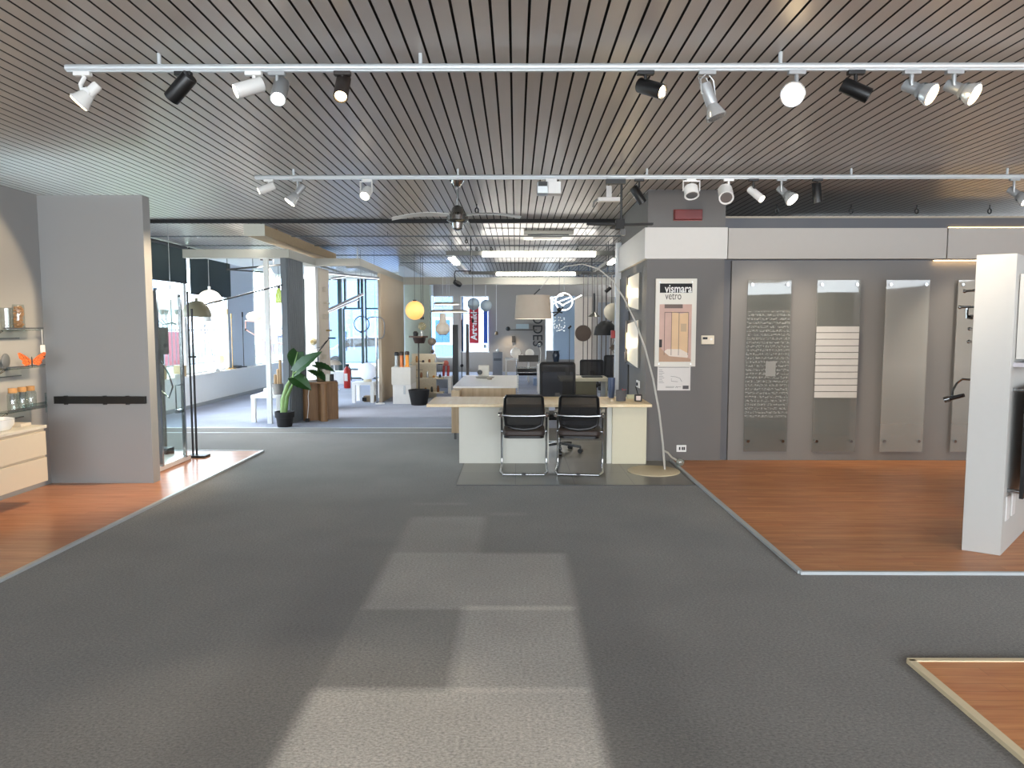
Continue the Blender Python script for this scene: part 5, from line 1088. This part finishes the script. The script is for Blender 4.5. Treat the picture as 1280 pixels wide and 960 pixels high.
mk(MB().tube([(.031, 10.7, .36 + i * .0105) for i in range(56)], [.011 if i % 4 == 1 else .0045 for i in range(56)], 8), 'beads', WHITE, t); mk(MB().cyl((.031, 10.7, .3), (.031, 10.7, .93), .003), 'cord', SILVER, t)
# camera-like lamp, tray on the table
q = Vector((at(604, 468, 12.9).x, 12.9, DT)); t = thing('projector', 'cream block lamp with a black round eye on the worktable', 'table lamp', q); mk(MB().box(q.x - .09, q.x + .1, 12.9, 13.05, DT, DT + .19), 'body', CREAM, t, bevel=.006); mk(MB().cyl((q.x - .06, 12.88, DT + .07), (q.x - .06, 12.9, DT + .07), .045), 'lens', BLACK, t)
q = Vector((at(606, 471, 12.4).x, 12.45, DT)); solo(MB().lathe([(0, 0), (.15, 0), (.17, .02), (.15, .02), (0, .008)], q), 'dish', M('#8d8a80', .4), 'flat grey dish lamp lying on the worktable', 'dish')
q = fl(612, 474.5, DT); solo(MB().lathe([(0, 0), (.04, 0), (.045, .03), (.03, .035), (0, .02)], q), 'ashtray', M('#9a8f80', .3), 'tiny brown bowl near the flat dish on the worktable', 'bowl')
# third desk right back
t = thing('back_desk', 'cream desk with olive front panel behind the office chair', 'desk', (1.35, 12.9, 0))
x0, x1 = at(700, 473, 12.3).x, at(762, 473, 12.3).x
mk(MB().box(x0, x1, 12.3, 13.1, DT - .05, DT), 'desktop', M('#d9cfb4', .3), t, bevel=.003); mk(MB().box(x0 + .05, at(745, 480, 12.4).x, 12.38, 12.42, 0.0, DT - .05), 'front_panel', M('#7f7b66', .6), t); mk(MB().box(x1 - .06, x1 - .02, 12.4, 13.05, 0, DT - .05), 'leg_panel', M('#c9c3ae', .5), t)
x0 = at(727, 469, 12.7).x
solo(MB().box(x0, x0 + .36, 12.55, 12.8, DT, DT + .02), 'laptop', BLACK, 'closed black laptop on the cream back desk', 'laptop', bevel=.004)
# ------------------------------------------------------------------ chairs
mesh_m = bpy.data.materials.new('chair_mesh'); mesh_m.use_nodes = True
nt = mesh_m.node_tree; bs = nt.nodes['Principled BSDF']; bs.inputs['Base Color'].default_value = rgb('#141416'); bs.inputs['Roughness'].default_value = .8; bs.inputs['Alpha'].default_value = .72
def rounded(x, z, w, hh, cr_, n=5, bot=1.0):
    pts = []
    for (cx, cz, a0) in ((w / 2 - cr_, hh - cr_, 0), (-w / 2 + cr_, hh - cr_, 90), (-w / 2 * bot + cr_, cr_, 180), (w / 2 * bot - cr_, cr_, 270)):
        for i in range(n + 1):
            a_ = R(a0 + 90 * i / n); pts.append((x + cx + cr_ * math.cos(a_), z + cz + cr_ * math.sin(a_)))
    return pts
def visitor_chair(loc, rz, label):
    t = thing('visitor_chair', label, 'chair', (0, 0, 0), 'cantilever chairs at the reception desk')
    SEAT = M('#3a302c', .55, noise=.12)
    sp = rounded(0, -.22, .47, .46, .07)
    mk(MB().prism(sp, .43, .495), 'seat', SEAT, t, bevel=.016)
    mk(MB().prism(rounded(0, -.215, .45, .45, .07), .405, .43), 'seat_pan', BLACK, t)
    # back: frame tube and mesh, leaning back
    def back(pt): return Vector((pt[0], -.23 - (pt[1] - .5) * .22 + .04 * (abs(pt[0]) / .22) ** 2 * 1.0, pt[1]))
    outl = [(-.20, .56), (-.215, .70), (-.205, .86), (-.19, .885), (0, .89), (.19, .885), (.205, .86), (.215, .70), (.20, .56), (.12, .52), (0, .505), (-.12, .52)]
    mk(MB().tube([back(p_) for p_ in outl], .016, 8, True), 'back_frame', BLACK, t)
    g = MB(); rows, cols = 8, 8; vs_ = []
    for i in range(rows + 1):
        z_ = .52 + .365 * i / rows; hw = .205 - (.03 if i == 0 else 0)
        for j in range(cols + 1): vs_.append(back((-hw + 2 * hw * j / cols, z_)))
    g.add(vs_ + [p_ + Vector((0, .004, 0)) for p_ in vs_], [(i * 9 + j, i * 9 + j + 1, i * 9 + j + 10, i * 9 + j + 9) for i in range(rows) for j in range(cols)] + [tuple(81 + k_ for k_ in (i * 9 + j, i * 9 + j + 9, i * 9 + j + 10, i * 9 + j + 1)) for i in range(rows) for j in range(cols)])
    mk(g, 'back_mesh', mesh_m, t)
    for s in (-1, 1):
        x = s * .262
        mk(MB().tube([(s * .225, -.30, .018), (x, -.16, .018), (x, .18, .018), (x, .27, .03), (x, .29, .10), (x, .23, .58), (x, .19, .655), (x, .12, .67), (x, -.26, .67)], .013), 'side_tube', CHROME, t)
        mk(MB().bar((x, .16, .685), (x, -.22, .685), .045, .022), 'armrest', BLACK, t, bevel=.006)
        mk(MB().cyl((x - s * .06, .1, .44), (x, .1, .44), .012).cyl((x, -.26, .67), (x - s * .015, -.29, .67), .02), 'joint', CHROME, t)
    mk(MB().cyl((-.225, -.30, .018), (.225, -.30, .018), .013), 'base_bar', CHROME, t); mk(MB().tube([(-.25, -.27, .67), (-.12, -.305, .665), (.12, -.305, .665), (.25, -.27, .67)], .013), 'back_bar', CHROME, t)
    mk(MB().box(-.02, .02, -.318, -.285, .008, .034), 'glide', BLACK, t)
    t.location = loc; t.rotation_euler = (0, 0, rz)
    return t
c1 = fl(655, 592); c2 = fl(724, 592)
visitor_chair((c1.x, 8.03, .008), R(-1), 'black mesh-backed cantilever chair on the left in front of the desk')
visitor_chair((c2.x + .01, 8.02, .008), R(-7), 'black mesh-backed cantilever chair on the right, turned slightly, before the desk')
def office_chair(label, loc, rz, zt=1.13):
    t = thing('office_chair', label, 'chair', (0, 0, 0), 'black office swivel chairs')
    mk(MB().prism(rounded(0, -.24, .48, .48, .09), .45, .52), 'seat', BLACK_MATT, t, bevel=.02)
    mk(MB().tube([(p_[0], -.28 - (p_[1] - .6) * .1, p_[1]) for p_ in rounded(0, .62, .45, zt - .62, .03)], .018, 8, True), 'back_frame', BLACK_MATT, t)
    mk(MB().slab([(p_[0], -.275 - (p_[1] - .6) * .1, p_[1]) for p_ in rounded(0, .63, .43, zt - .64, .03)], (0, .006, 0)), 'back_mesh', mesh_m, t)
    mk(MB().bar((0, -.29, .75), (0, -.2, .44), .07, .03).bar((0, -.2, .44), (0, .05, .44), .07, .03), 'back_support', BLACK, t)
    mk(MB().cyl((0, 0, .1), (0, 0, .45), .028), 'gas_column', STEEL, t)
    for i in range(5):
        a_ = R(90 + 72 * i); d = Vector((math.cos(a_), math.sin(a_), 0))
        lg = mk(MB().bar(Vector((0, 0, .12)), d * .29 + Vector((0, 0, .085)), .045, .03), 'base_spoke', M('#6d7073', .25, .9, noise=0), t)
        mk(MB().cyl(d * .29 + Vector((-d.y * .025, d.x * .025, .03)), d * .29 + Vector((d.y * .025, -d.x * .025, .03)), .03).cyl(d * .29 + Vector((0, 0, .03)), d * .29 + Vector((0, 0, .09)), .012), 'caster', BLACK, lg)
    for s in (-1, 1): mk(MB().tube([(s * .24, -.05, .47), (s * .29, -.05, .5), (s * .29, -.05, .66)], .014).box(s * .29 - .03, s * .29 + .03, -.15, .1, .655, .68), 'armrest', BLACK, t)
    t.location = loc; t.rotation_euler = (0, 0, rz); return t
ox = at(696, 478, 9.4).x
office_chair('black mesh office swivel chair behind the reception desk', (ox + .02, 9.25, .008), R(180), 1.15)
office_chair('black mesh office chair half hidden by the pillar edge', (at(765, 460, 13.4).x + .02, 13.5, 0), R(160), 1.08)
office_chair('low black office chair behind the cream back desk', (at(743, 465, 13.9).x, 14.2, 0), R(178), .96)

# things on the reception desk
q = fl(776, 501, DT); t = thing('pen_pot', 'round grey felt pot with a red pen on the reception desk', 'pot', q)
mk(MB().lathe([(0, 0), (.058, 0), (.063, .13), (.056, .13), (.052, .01), (0, .01)], q), 'pot', M('#5c5a5c', .9, noise=.15, scale=50), t); mk(MB().tube([q + Vector((.03, 0, .02)), q + Vector((.02, 0, .15))], .006).tube([q + Vector((.035, 0, .12)), q + Vector((.06, 0, .14))], .006), 'pen', M('#a02426', .4), t)
q = fl(790, 498.5, DT); solo(MB().box(q.x - .06, q.x + .05, q.y, q.y + .06, DT, DT + .05), 'card_box', M('#c9c7a6', .6), 'small cream box behind the grey felt pot', 'box', bevel=.003)
q = fl(798, 502, DT); t = thing('cube_ornament', 'small black-framed cube with a white face on the desk', 'desk item', q)
mk(MB().box(q.x - .045, q.x + .045, q.y, q.y + .05, DT, DT + .085), 'frame', BLACK, t, bevel=.01); mk(MB().box(q.x - .027, q.x + .027, q.y - .003, q.y + .002, DT + .015, DT + .068), 'face', M('#d9c9c0', .5), t); mk(MB().tube([q + Vector((.0, .03, .08)), q + Vector((-.03, .03, .18))], .006), 'pen', BLACK, t)
q = fl(764.5, 502, DT); solo(MB().box(q.x - .015, q.x + .015, q.y - .01, q.y + .015, DT, DT + .035), 'desk_trinket', M('#c9b9a0', .4), 'tiny beige trinket left of the grey felt pot', 'desk item', bevel=.005)
q = Vector((at(764, 490, 9.0).x, 8.98, DT)); zv = at(764, 472, 9.0).z - DT; solo(MB().lathe([(0, 0), (.035, 0), (.045, zv * .5), (.047, zv), (.04, zv), (.036, .02), (0, .02)], q), 'blue_tumbler', M('#3c4a66', .3), 'tall slate blue tumbler at the back of the reception desk', 'vase')

# ------------------------------------------------------------------ arc lamp
q = fl(817, 589, .008)
t = thing('arc_lamp', 'tall arc floor lamp with round beige base and drum shade', 'floor lamp', (q.x, q.y, .008))
mk(MB().lathe([(0, .012), (.285, .012), (.295, .006), (.295, 0), (0, 0)], q, seg=48), 'base', M('#cdbf9f', .5), t)
pts = [(831, 588, 8.05), (828.5, 555, 8.05), (824, 515, 8.06), (816.5, 474, 8.07), (806, 434, 8.08), (794, 402, 8.1), (780, 373, 8.12), (766, 351, 8.14), (748, 336, 8.16), (728, 330, 8.2), (707, 333, 8.22), (688, 345, 8.24), (675, 361, 8.25)]
P = [at(*p_) for p_ in pts]; P[0].z = .012
mk(MB().tube(P, [.013 - .008 * i / 12 for i in range(13)], 8), 'arched_rod', M('#b9b7b0', .4), t)
c = at(666.5, 384, 8.25)
hh = .135; r0, r1 = .195, .215
mk(MB().lathe([(r0, hh), (r1, -hh), (r1 - .006, -hh), (r0 - .006, hh), (r0, hh)], c, seg=40), 'shade', M('#b9ab99', .7), t); mk(MB().lathe([(0, -hh + .012), (r1 - .008, -hh + .012), (r1 - .008, -hh), (0, -hh)], c, seg=40), 'diffuser', M('#fff6e6', .5, emit='#fff0d8', es=1.6), t); mk(MB().lathe([(0, hh - .01), (r0 - .008, hh - .01), (r0 - .008, hh - .002), (0, hh - .002)], c, seg=40), 'top_cover', M('#b9ab99', .7), t)
mk(MB().tube([P[-1], Vector((c.x, c.y, c.z + hh))], .006), 'hanger', BLACK, t)
# transformer and coiled lead by the arc lamp
q = fl(848, 583, .008); t = thing('coiled_lead', 'clear coiled lead and round plug on the floor by the arc lamp', 'cord', q)
mk(MB().ball(q + Vector((.02, .0, .05)), .05, .045, .05), 'plug', glass_mat('clear_plastic', '#cfd8d2', .15, '#b9beb6', .35), t); mk(MB().tube([q + Vector((0, 0, .06)), q + Vector((-.07, .05, .1)), q + Vector((-.11, .08, .15)), q + Vector((-.16, .12, .17))], .012), 'lead', M('#b9b4a8', .4), t)

# ================================================================== PILLAR FRONT
PY_ = 8.64
p0, p1 = at(820, 348.5, PY_), at(872, 458, PY_)
pl = at(819, 348, PY_); x0, x1 = at(820, 400, PY_).x - .015, at(869.5, 400, PY_).x; z1, z0 = p0.z, at(845, 458, PY_).z
PW, PH = x1 - x0, z1 - z0
t = thing('framed_poster', 'white advertising board with shower photo and black header on the pillar', 'poster', ((x0 + x1) / 2, PY_ - .02, z0))
mk(MB().box(x0, x1, PY_ - .035, PY_, z0, z1), 'board', M('#e0dcd0', .5, noise=.01), t, bevel=.002)
def pr(u0, u1, v0, v1, off=.037): return MB().box(x0 + PW * u0, x0 + PW * u1, PY_ - off, PY_ - .034, z0 + PH * v0, z0 + PH * v1)
mk(pr(.10, .885, .84, .945), 'header_band', BLACK_MATT, t)
mk(text_mb('vismara', .135, .002, (x0 + PW * .22, PY_ - .038, z0 + PH * .845), (1, 0, 0), (0, 0, 1), width=PW * .66, bold=.002), 'header_lettering', WHITE, t)
mk(text_mb('vetro', .13, .002, (x0 + PW * .23, PY_ - .037, z0 + PH * .765), (1, 0, 0), (0, 0, 1), width=PW * .39), 'lettering', M('#4a4038', .5), t)
mk(pr(.10, .885, .055, .71), 'photo_print', M('#c9a596', .5, noise=.22, scale=4), t)
mk(pr(.22, .66, .665, .71, .039), 'photo_ceiling', M('#6f5e56', .6), t)
def poly(pts, off=.039): return MB().slab([(x0 + PW * u, PY_ - off, z0 + PH * v) for u, v in pts], (0, .003, 0))
mk(poly([(.1, .055), (.885, .055), (.885, .08), (.75, .12), (.35, .13), (.22, .17), (.1, .24)]), 'photo_floor', M('#b8967c', .6), t)
mk(poly([(.22, .17), (.35, .12), (.8, .10), (.82, .15), (.62, .2), (.3, .2)], .040), 'photo_tray', M('#e2d3c4', .5), t)
mk(poly([(.40, .15), (.80, .16), (.80, .62), (.62, .60), (.40, .63)], .0395), 'photo_cubicle', M('#dcb98e', .5, noise=.15, scale=5), t)
mk(pr(.62, .76, .40, .49, .041), 'photo_window', M('#c2a888', .6), t); mk(pr(.1, .17, .22, .31, .041), 'photo_cabinet', M('#2e2624', .6), t)
ln = MB()
for u in (.22, .39, .57, .80): ln.box(x0 + PW * u, x0 + PW * (u + .012), PY_ - .042, PY_ - .039, z0 + PH * .13, z0 + PH * .62)
ln.box(x0 + PW * .22, x0 + PW * .8, PY_ - .042, PY_ - .039, z0 + PH * .615, z0 + PH * .622)
mk(ln, 'photo_lines', M('#6b5952', .5), t)
for u in (.1, .88):
    for v in (.03, .96): mk(MB().cyl((x0 + PW * u, PY_ - .045, z0 + PH * v), (x0 + PW * u, PY_ - .034, z0 + PH * v), .006), 'screw', CHROME, t)
p0, p1 = at(822, 457.5, PY_), at(862.5, 488, PY_)
t = thing('plan_sheet', 'small white escape plan sheet below the poster', 'sign', ((p0.x + p1.x) / 2, PY_ - .005, p1.z)); mk(MB().box(p0.x, p1.x, PY_ - .008, PY_, p1.z, p0.z), 'sheet', M('#d8d4cf', .5, noise=.02), t)
w_, h_ = p1.x - p0.x, p0.z - p1.z; ln = MB()
L2 = [((.4, .58), (.55, .56)), ((.55, .56), (.68, .5)), ((.68, .5), (.74, .36)), ((.42, .5), (.42, .38)), ((.42, .38), (.62, .36)), ((.04, .94), (.96, .94)), ((.25, .16), (.52, .16)), ((.25, .12), (.5, .12)), ((.6, .15), (.72, .15)), ((.55, .1), (.58, .17)), ((.61, .1), (.58, .17))]
for i in range(9): L2.append(((.04, .84 - i * .065), (.14 + .03 * (i % 3), .84 - i * .065)))
for a_, b0 in L2: ln.bar((p0.x + w_ * a_[0], PY_ - .009, p1.z + h_ * a_[1]), (p0.x + w_ * b0[0], PY_ - .009, p1.z + h_ * b0[1]), .002, .004)
mk(ln, 'plan_lines', M('#6d6a66', .5), t); mk(MB().box(p0.x + w_ * .77, p0.x + w_ * .95, PY_ - .0095, PY_ - .007, p1.z + h_ * .06, p1.z + h_ * .2), 'legend_box', M('#4a4645', .5), t)
c = at(884, 425, PY_); t = thing('thermostat', 'cream wall thermostat with a dark display on the pillar', 'thermostat', (c.x, PY_, c.z - .05)); mk(MB().box(c.x - .078, c.x + .078, PY_ - .03, PY_, c.z - .052, c.z + .055), 'case', M('#ddd3bf', .45), t, bevel=.006); mk(MB().box(c.x - .062, c.x - .005, PY_ - .032, PY_ - .029, c.z + .008, c.z + .035), 'display', DARK, t); mk(MB().cyl((c.x + .04, PY_ - .034, c.z + .01), (c.x + .04, PY_ - .03, c.z + .01), .014), 'dial', WHITE, t)
c = at(851.5, 560.5, PY_); t = thing('wall_socket', 'white double wall socket low on the pillar', 'socket', (c.x, PY_, c.z - .05)); mk(MB().box(c.x - .06, c.x + .06, PY_ - .012, PY_, c.z - .042, c.z + .042), 'plate', WHITE_GLOSS, t, bevel=.004)
for dx in (-.022, .012, .034): mk(MB().box(c.x + dx - .009, c.x + dx + .009, PY_ - .014, PY_ - .011, c.z - .018, c.z + .02), 'insert', DARK, t)
c = at(859.5, 269, PY_); t = thing('emergency_sign', 'dark red emergency light box high on the pillar', 'emergency light', (c.x, PY_, c.z - .07)); mk(MB().box(c.x - .165, c.x + .165, PY_ - .06, PY_, c.z - .06, c.z + .06), 'cover', M('#6e1d1b', .35, noise=.08), t, bevel=.008); mk(MB().box(c.x - .17, c.x + .17, PY_ - .02, PY_, c.z - .068, c.z + .066), 'frame', M('#8a4741', .5), t)
# mirror sconces on the pillar's left face
FX = 1.575
def sconce(label, px0, px1, py0, py1, seed):
    A = atx(px1, (py0 + py1) / 2, FX); B = atx(px0, (py0 + py1) / 2, FX); y0, y1 = A.y, B.y
    zt, zb = atx(px1, py0, FX).z, atx(px1, py1, FX).z; ym = (y0 + y1) / 2; hh = zt - zb
    t = thing('folded_sconce', label, 'wall light', (FX - .03, ym, zb), 'folded wall lamps on the pillar side')
    mk(MB().box(FX - .02, FX, y0, y1, zb, zt), 'mount_plate', M('#77756f', .5), t)
    mk(MB().slab([(FX - .03, y1, zb + hh * .05), (FX - .10, ym + .05, zb + hh * .1), (FX - .10, ym + .05, zt - .02), (FX - .03, y1, zt)], (.004, .004, 0)), 'rear_leaf', M('#e9e7e2', .35), t)
    mk(MB().slab([(FX - .03, y0, zb), (FX - .09, ym - .03, zb + hh * .12), (FX - .09, ym - .03, zt - hh * .08), (FX - .03, y0, zt)], (.004, -.004, 0)), 'front_leaf', M('#efe6d0', .35), t)
    mk(MB().box(FX - .085, FX - .03, ym - .06, ym + .07, zb + hh * .38, zb + hh * .72), 'glow_tube', M('#fff3d0', .4, emit='#ffe3a0', es=2.6), t)
    mk(MB().slab([(FX - .11, ym + .02, zb + hh * .05), (FX - .11, ym + .1, zb + hh * .3), (FX - .11, ym - .02, zb + hh * .3)], (.006, 0, 0)), 'dark_fold', M('#6f665a', .5), t)
    p_ = light('sconce_glow', 'POINT', (FX - .18, ym, zb + hh * .5), (0, 0, 0), 4, (1, .82, .55), shadow_soft_size=.05)
sconce('upper folded white wall lamp with glowing centre on the pillar side', 786, 801, 341, 387, 1)
sconce('lower folded white wall lamp with glowing centre on the pillar side', 785, 800, 400, 460, 2)
c = atx(798, 480, FX); t = thing('wall_socket', 'white double wall socket above the reception desk on the pillar side', 'socket', (FX, c.y, c.z - .04)); mk(MB().box(FX - .012, FX, c.y - .12, c.y + .1, c.z - .045, c.z + .045), 'plate', WHITE, t, bevel=.004); mk(MB().box(FX - .03, FX - .01, c.y - .03, c.y + .03, c.z - .02, c.z + .02), 'plug', BLACK, t)
c = at(772, 418, 10.7); solo(MB().box(1.44, 1.5, 10.8, 10.87, c.z - .06, c.z + .06), 'fire_alarm', M('#a3282a', .4), 'small red fire alarm box on the white post by the pillar', 'alarm', bevel=.008)

# ================================================================== GLASS RADIATOR PANELS ON THE RIGHT WALL
WY = 8.67
def frost_rows(name, kind):
    m = bpy.data.materials.new(name); m.use_nodes = True; nt = m.node_tree; N = nt.nodes.new; L = nt.links.new
    nt.nodes.remove(nt.nodes['Principled BSDF']); out = nt.nodes['Material Output']
    t = N('ShaderNodeBsdfTransparent'); t.inputs[0].default_value = rgb('#e6e9e8'); d = N('ShaderNodeBsdfDiffuse'); d.inputs[0].default_value = rgb('#c9c8c4')
    tc = N('ShaderNodeTexCoord'); sp = N('ShaderNodeSeparateXYZ'); L(tc.outputs['Object'], sp.inputs[0])
    mx = N('ShaderNodeMixShader'); L(t.outputs[0], mx.inputs[1]); L(d.outputs[0], mx.inputs[2])
    if kind == 'script':
        no = N('ShaderNodeTexNoise'); no.inputs['Scale'].default_value = 1; no.inputs['Detail'].default_value = 2
        mp = N('ShaderNodeMapping'); mp.inputs['Scale'].default_value = (62, 1, 60); L(tc.outputs['Object'], mp.inputs[0]); L(mp.outputs[0], no.inputs['Vector'])
        row = N('ShaderNodeMath'); row.operation = 'SINE'; sc_ = N('ShaderNodeMath'); sc_.operation = 'MULTIPLY'; sc_.inputs[1].default_value = 2 * PI / .047; L(sp.outputs[2], sc_.inputs[0]); L(sc_.outputs[0], row.inputs[0])
        r1 = N('ShaderNodeMapRange'); r1.inputs[1].default_value = -.85; r1.inputs[2].default_value = -.1; L(row.outputs[0], r1.inputs[0])
        r2 = N('ShaderNodeMapRange'); r2.inputs[1].default_value = .48; r2.inputs[2].default_value = .56; L(no.outputs['Fac'], r2.inputs[0])
        zlo = N('ShaderNodeMapRange'); zlo.inputs[1].default_value = .38; zlo.inputs[2].default_value = .42; L(sp.outputs[2], zlo.inputs[0])
        zhi = N('ShaderNodeMapRange'); zhi.inputs[1].default_value = 1.72; zhi.inputs[2].default_value = 1.70; L(sp.outputs[2], zhi.inputs[0])
        o_ = None
        for a_ in (r1, r2, zlo, zhi):
            if o_ is None: o_ = a_.outputs[0]
            else:
                q_ = N('ShaderNodeMath'); q_.operation = 'MULTIPLY'; L(o_, q_.inputs[0]); L(a_.outputs[0], q_.inputs[1]); o_ = q_.outputs[0]
        q_ = N('ShaderNodeMath'); q_.operation = 'MULTIPLY_ADD'; q_.inputs[1].default_value = .36; q_.inputs[2].default_value = .08; L(o_, q_.inputs[0]); L(q_.outputs[0], mx.inputs[0])
    elif kind == 'band':
        r = N('ShaderNodeValToRGB'); zz = N('ShaderNodeMath'); zz.operation = 'DIVIDE'; zz.inputs[1].default_value = 2.1; L(sp.outputs[2], zz.inputs[0]); L(zz.outputs[0], r.inputs[0])
        e = r.color_ramp.elements; e[0].position = 0; e[0].color = (.30, .30, .30, 1); e[1].position = 1; e[1].color = (.34, .34, .34, 1)
        for p_, v in ((.3, .36), (.5, .46), (.75, .38)): x = e.new(p_); x.color = (v, v, v, 1)
        L(r.outputs[0], mx.inputs[0])
    else: mx.inputs[0].default_value = .12
    g = N('ShaderNodeBsdfGlossy'); g.inputs['Roughness'].default_value = .03; ad = schlick(nt, .04)
    m2 = N('ShaderNodeMixShader'); L(ad.outputs[0], m2.inputs[0]); L(mx.outputs[0], m2.inputs[1]); L(g.outputs[0], m2.inputs[2]); L(m2.outputs[0], out.inputs[0])
    return m
GY = 8.60
zt, zb = at(960, 350, GY).z, .13
GX = [at(px, 350, GY).x for px in (935, 1022, 1108, 1198)]
gm = [frost_rows('etched_glass', 'script'), frost_rows('plain_glass', 'plain'), frost_rows('frosted_glass', 'band'), None]; gm[3] = gm[2]
for i, (x, lb) in enumerate(zip(GX, ('glass wall panel etched all over with fine handwriting', 'glass wall panel with a block of white horizontal stripes', 'plain frosted glass wall panel right of the striped one', 'frosted glass wall panel half hidden by the white display wall'))):
    w_ = .52
    t = thing('decorated_glass', lb, 'glass panel', (x + w_ / 2, GY, zb), 'glass panels on the right wall')
    mk(MB().box(x, x + w_, GY - .006, GY + .006, zb, zt), 'pane', gm[i], t, bevel=.002)
    for (dx, z) in ((.05, zt - .055), (w_ - .05, zt - .055), (.05, zb + .13), (w_ - .05, zb + .13)):
        mk(MB().cyl((x + dx, GY - .018, z), (x + dx, WY, z), .011).cyl((x + dx, GY - .02, z), (x + dx, GY - .008, z), .017), 'standoff', CHROME, t)
    if i == 1:
        st = MB(); z1 = at(1048, 408, GY).z; z0 = at(1048, 498, GY).z; n = 11; hs = (z1 - z0) / n
        for k_ in range(n): st.box(x + .004, x + w_ - .004, GY - .009, GY - .006, z0 + k_ * hs + .008, z0 + (k_ + 1) * hs)
        mk(st, 'stripes', M('#c4c2be', .5), t)
    if i == 0:
        c = at(963, 461, GY); mk(MB().box(c.x - .06, c.x + .06, GY - .0075, GY - .006, c.z - .09, c.z + .09), 'sticker', glass_mat('pale_sticker', '#ffffff', .02, '#bdbcb8', .5), t)
# warm LED strips behind the fascia at the far right
for (z_, y_, lb, rx) in ((2.83, 8.72, 'warm light strip on top of the right fascia', R(180)), (2.45, 8.64, 'warm light strip under the right fascia', 0), (2.995, 8.93, 'warm light strip lying along the top of the right wall', R(180))):
    t = thing('led_strip', lb, 'light strip', (6.4, y_, z_), 'warm strips along the right fascia')
    mk(MB().box(5.0, 7.8, y_ - .01, y_ + .01, z_ - .012, z_ - .004) if rx == 0 else MB().box(5.2, 7.8, y_ - .01, y_ + .01, z_ - .012, z_ + .004), 'channel', SILVER, t)
    mk(MB().box(5.0, 7.8, y_ - .008, y_ + .008, z_ - .016, z_ - .012) if rx == 0 else MB().box(5.2, 7.8, y_ - .008, y_ + .008, z_ + .004, z_ + .008), 'diffuser', M('#ffe2b0', .4, emit='#ffcf8a', es=13.0, noise=0), t)

# ================================================================== DISPLAY WALL (right)
A = Vector((3.27, 5.13, 0)); B = Vector((3.467, 5.0, 0)); d = Vector((.70, .714, 0)).normalized(); n_out = Vector((d.y, -d.x, 0)); HT = 2.155
t = thing('display_wall', 'white free-standing display wall at the right edge', 'display wall', (A + B) / 2 + Vector((0, 0, .014)))
mk(MB().prism([(A.x, A.y), (B.x, B.y), ((B + d * 2.2).x, (B + d * 2.2).y), ((A + d * 2.05).x, (A + d * 2.05).y)], .014, HT), 'panel', M('#b4b4b0', .55, noise=.02), t, bevel=.003)
for u in (.14, .34): mk(MB().obox(B + d * u + n_out * .004 + Vector((0, 0, .34)), d * .055, (0, 0, .09), n_out * .005), 'access_plate', M('#d0cfcd', .4), t, bevel=.002)
def onB(u, z, off=0.0): return B + d * u + n_out * off + Vector((0, 0, z))
t = thing('tap_board', 'black display board of chrome taps on the white display wall', 'display board', onB(.35, .45, .03))
mk(MB().obox(onB(.42, .83, .09), d * .35, (0, 0, .40), n_out * .012), 'board', BLACK, t)
mk(MB().cyl(onB(.12, .47, 0), onB(.12, .47, .09), .015).cyl(onB(.12, 1.2, 0), onB(.12, 1.2, .09), .015), 'standoff', CHROME, t)
mk(MB().obox(onB(.42, .83, .104), d * .28, (0, 0, .39), n_out * .003), 'face', M('#cfc6b6', .5), t)
for z_ in (1.19, 1.0, .82, .74, .62, .53, .47): mk(MB().tube([onB(.14, z_, .10), onB(.18, z_ + .01, .17), onB(.5, z_ + .01, .2)], .014, 8).cyl(onB(.2, z_, .10), onB(.2, z_, .2), .022), 'tap', CHROME if z_ > .7 else BLACK, t)
t = thing('mirror_cabinet', 'shallow chrome-edged display case on the white display wall', 'cabinet', onB(.5, 1.35, .05))
mk(MB().obox(onB(.62, 1.72, .05), d * .5, (0, 0, .30), n_out * .045), 'case', M('#bdbdb9', .4), t); mk(MB().obox(onB(.66, 1.72, .098), d * .42, (0, 0, .28), n_out * .004), 'mirror', M('#6f7476', .08, .9, noise=0), t); mk(MB().obox(onB(.62, 1.38, .07), d * .55, (0, 0, .015), n_out * .07), 'shelf', M('#b5b4bb', .4), t)
def onA(u, z, off=0.0): return A + d * u - n_out * off + Vector((0, 0, z))
t = thing('hand_shower', 'chrome hand shower on a curved bracket left of the display wall', 'shower head', onA(.03, 1.1, 0))
p_ = at(1205, 474, 5.2)
mk(MB().tube([onA(.04, p_.z, 0), onA(.05, p_.z, .06), at(1196, 479, 5.3), at(1191, 488, 5.33), at(1190, 495, 5.34)], .008), 'bracket', CHROME, t); mk(MB().cyl(at(1205, 494, 5.27), at(1184, 499, 5.36), .014, .017), 'handle', M('#4a4a4c', .2, .8), t); mk(MB().cyl(at(1187, 498, 5.35), at(1180, 500, 5.37), .022), 'spray_head', CHROME, t)
t = thing('shower_fittings', 'chrome shower bars and valves projecting left from the display wall', 'tap', onA(.03, 1.6, 0))
for (px, py, ln_) in ((1206, 364, .2), (1200, 384, .24), (1209, 395, .17), (1212, 411, .14), (1211, 427, .14)):
    q = at(px, py, 5.33); e_ = onA(.08, q.z, 0); mk(MB().cyl(e_, Vector((q.x, 5.33, q.z)), .009, seg=10).ball((q.x, 5.33, q.z), .014, seg=10, rings=8), 'bar', CHROME, t)
q = at(1209, 385, 5.3); mk(MB().tube([q, q - Vector((0, 0, .07)), q - Vector((-.04, 0, .075))], .011), 'lever', CHROME, t)
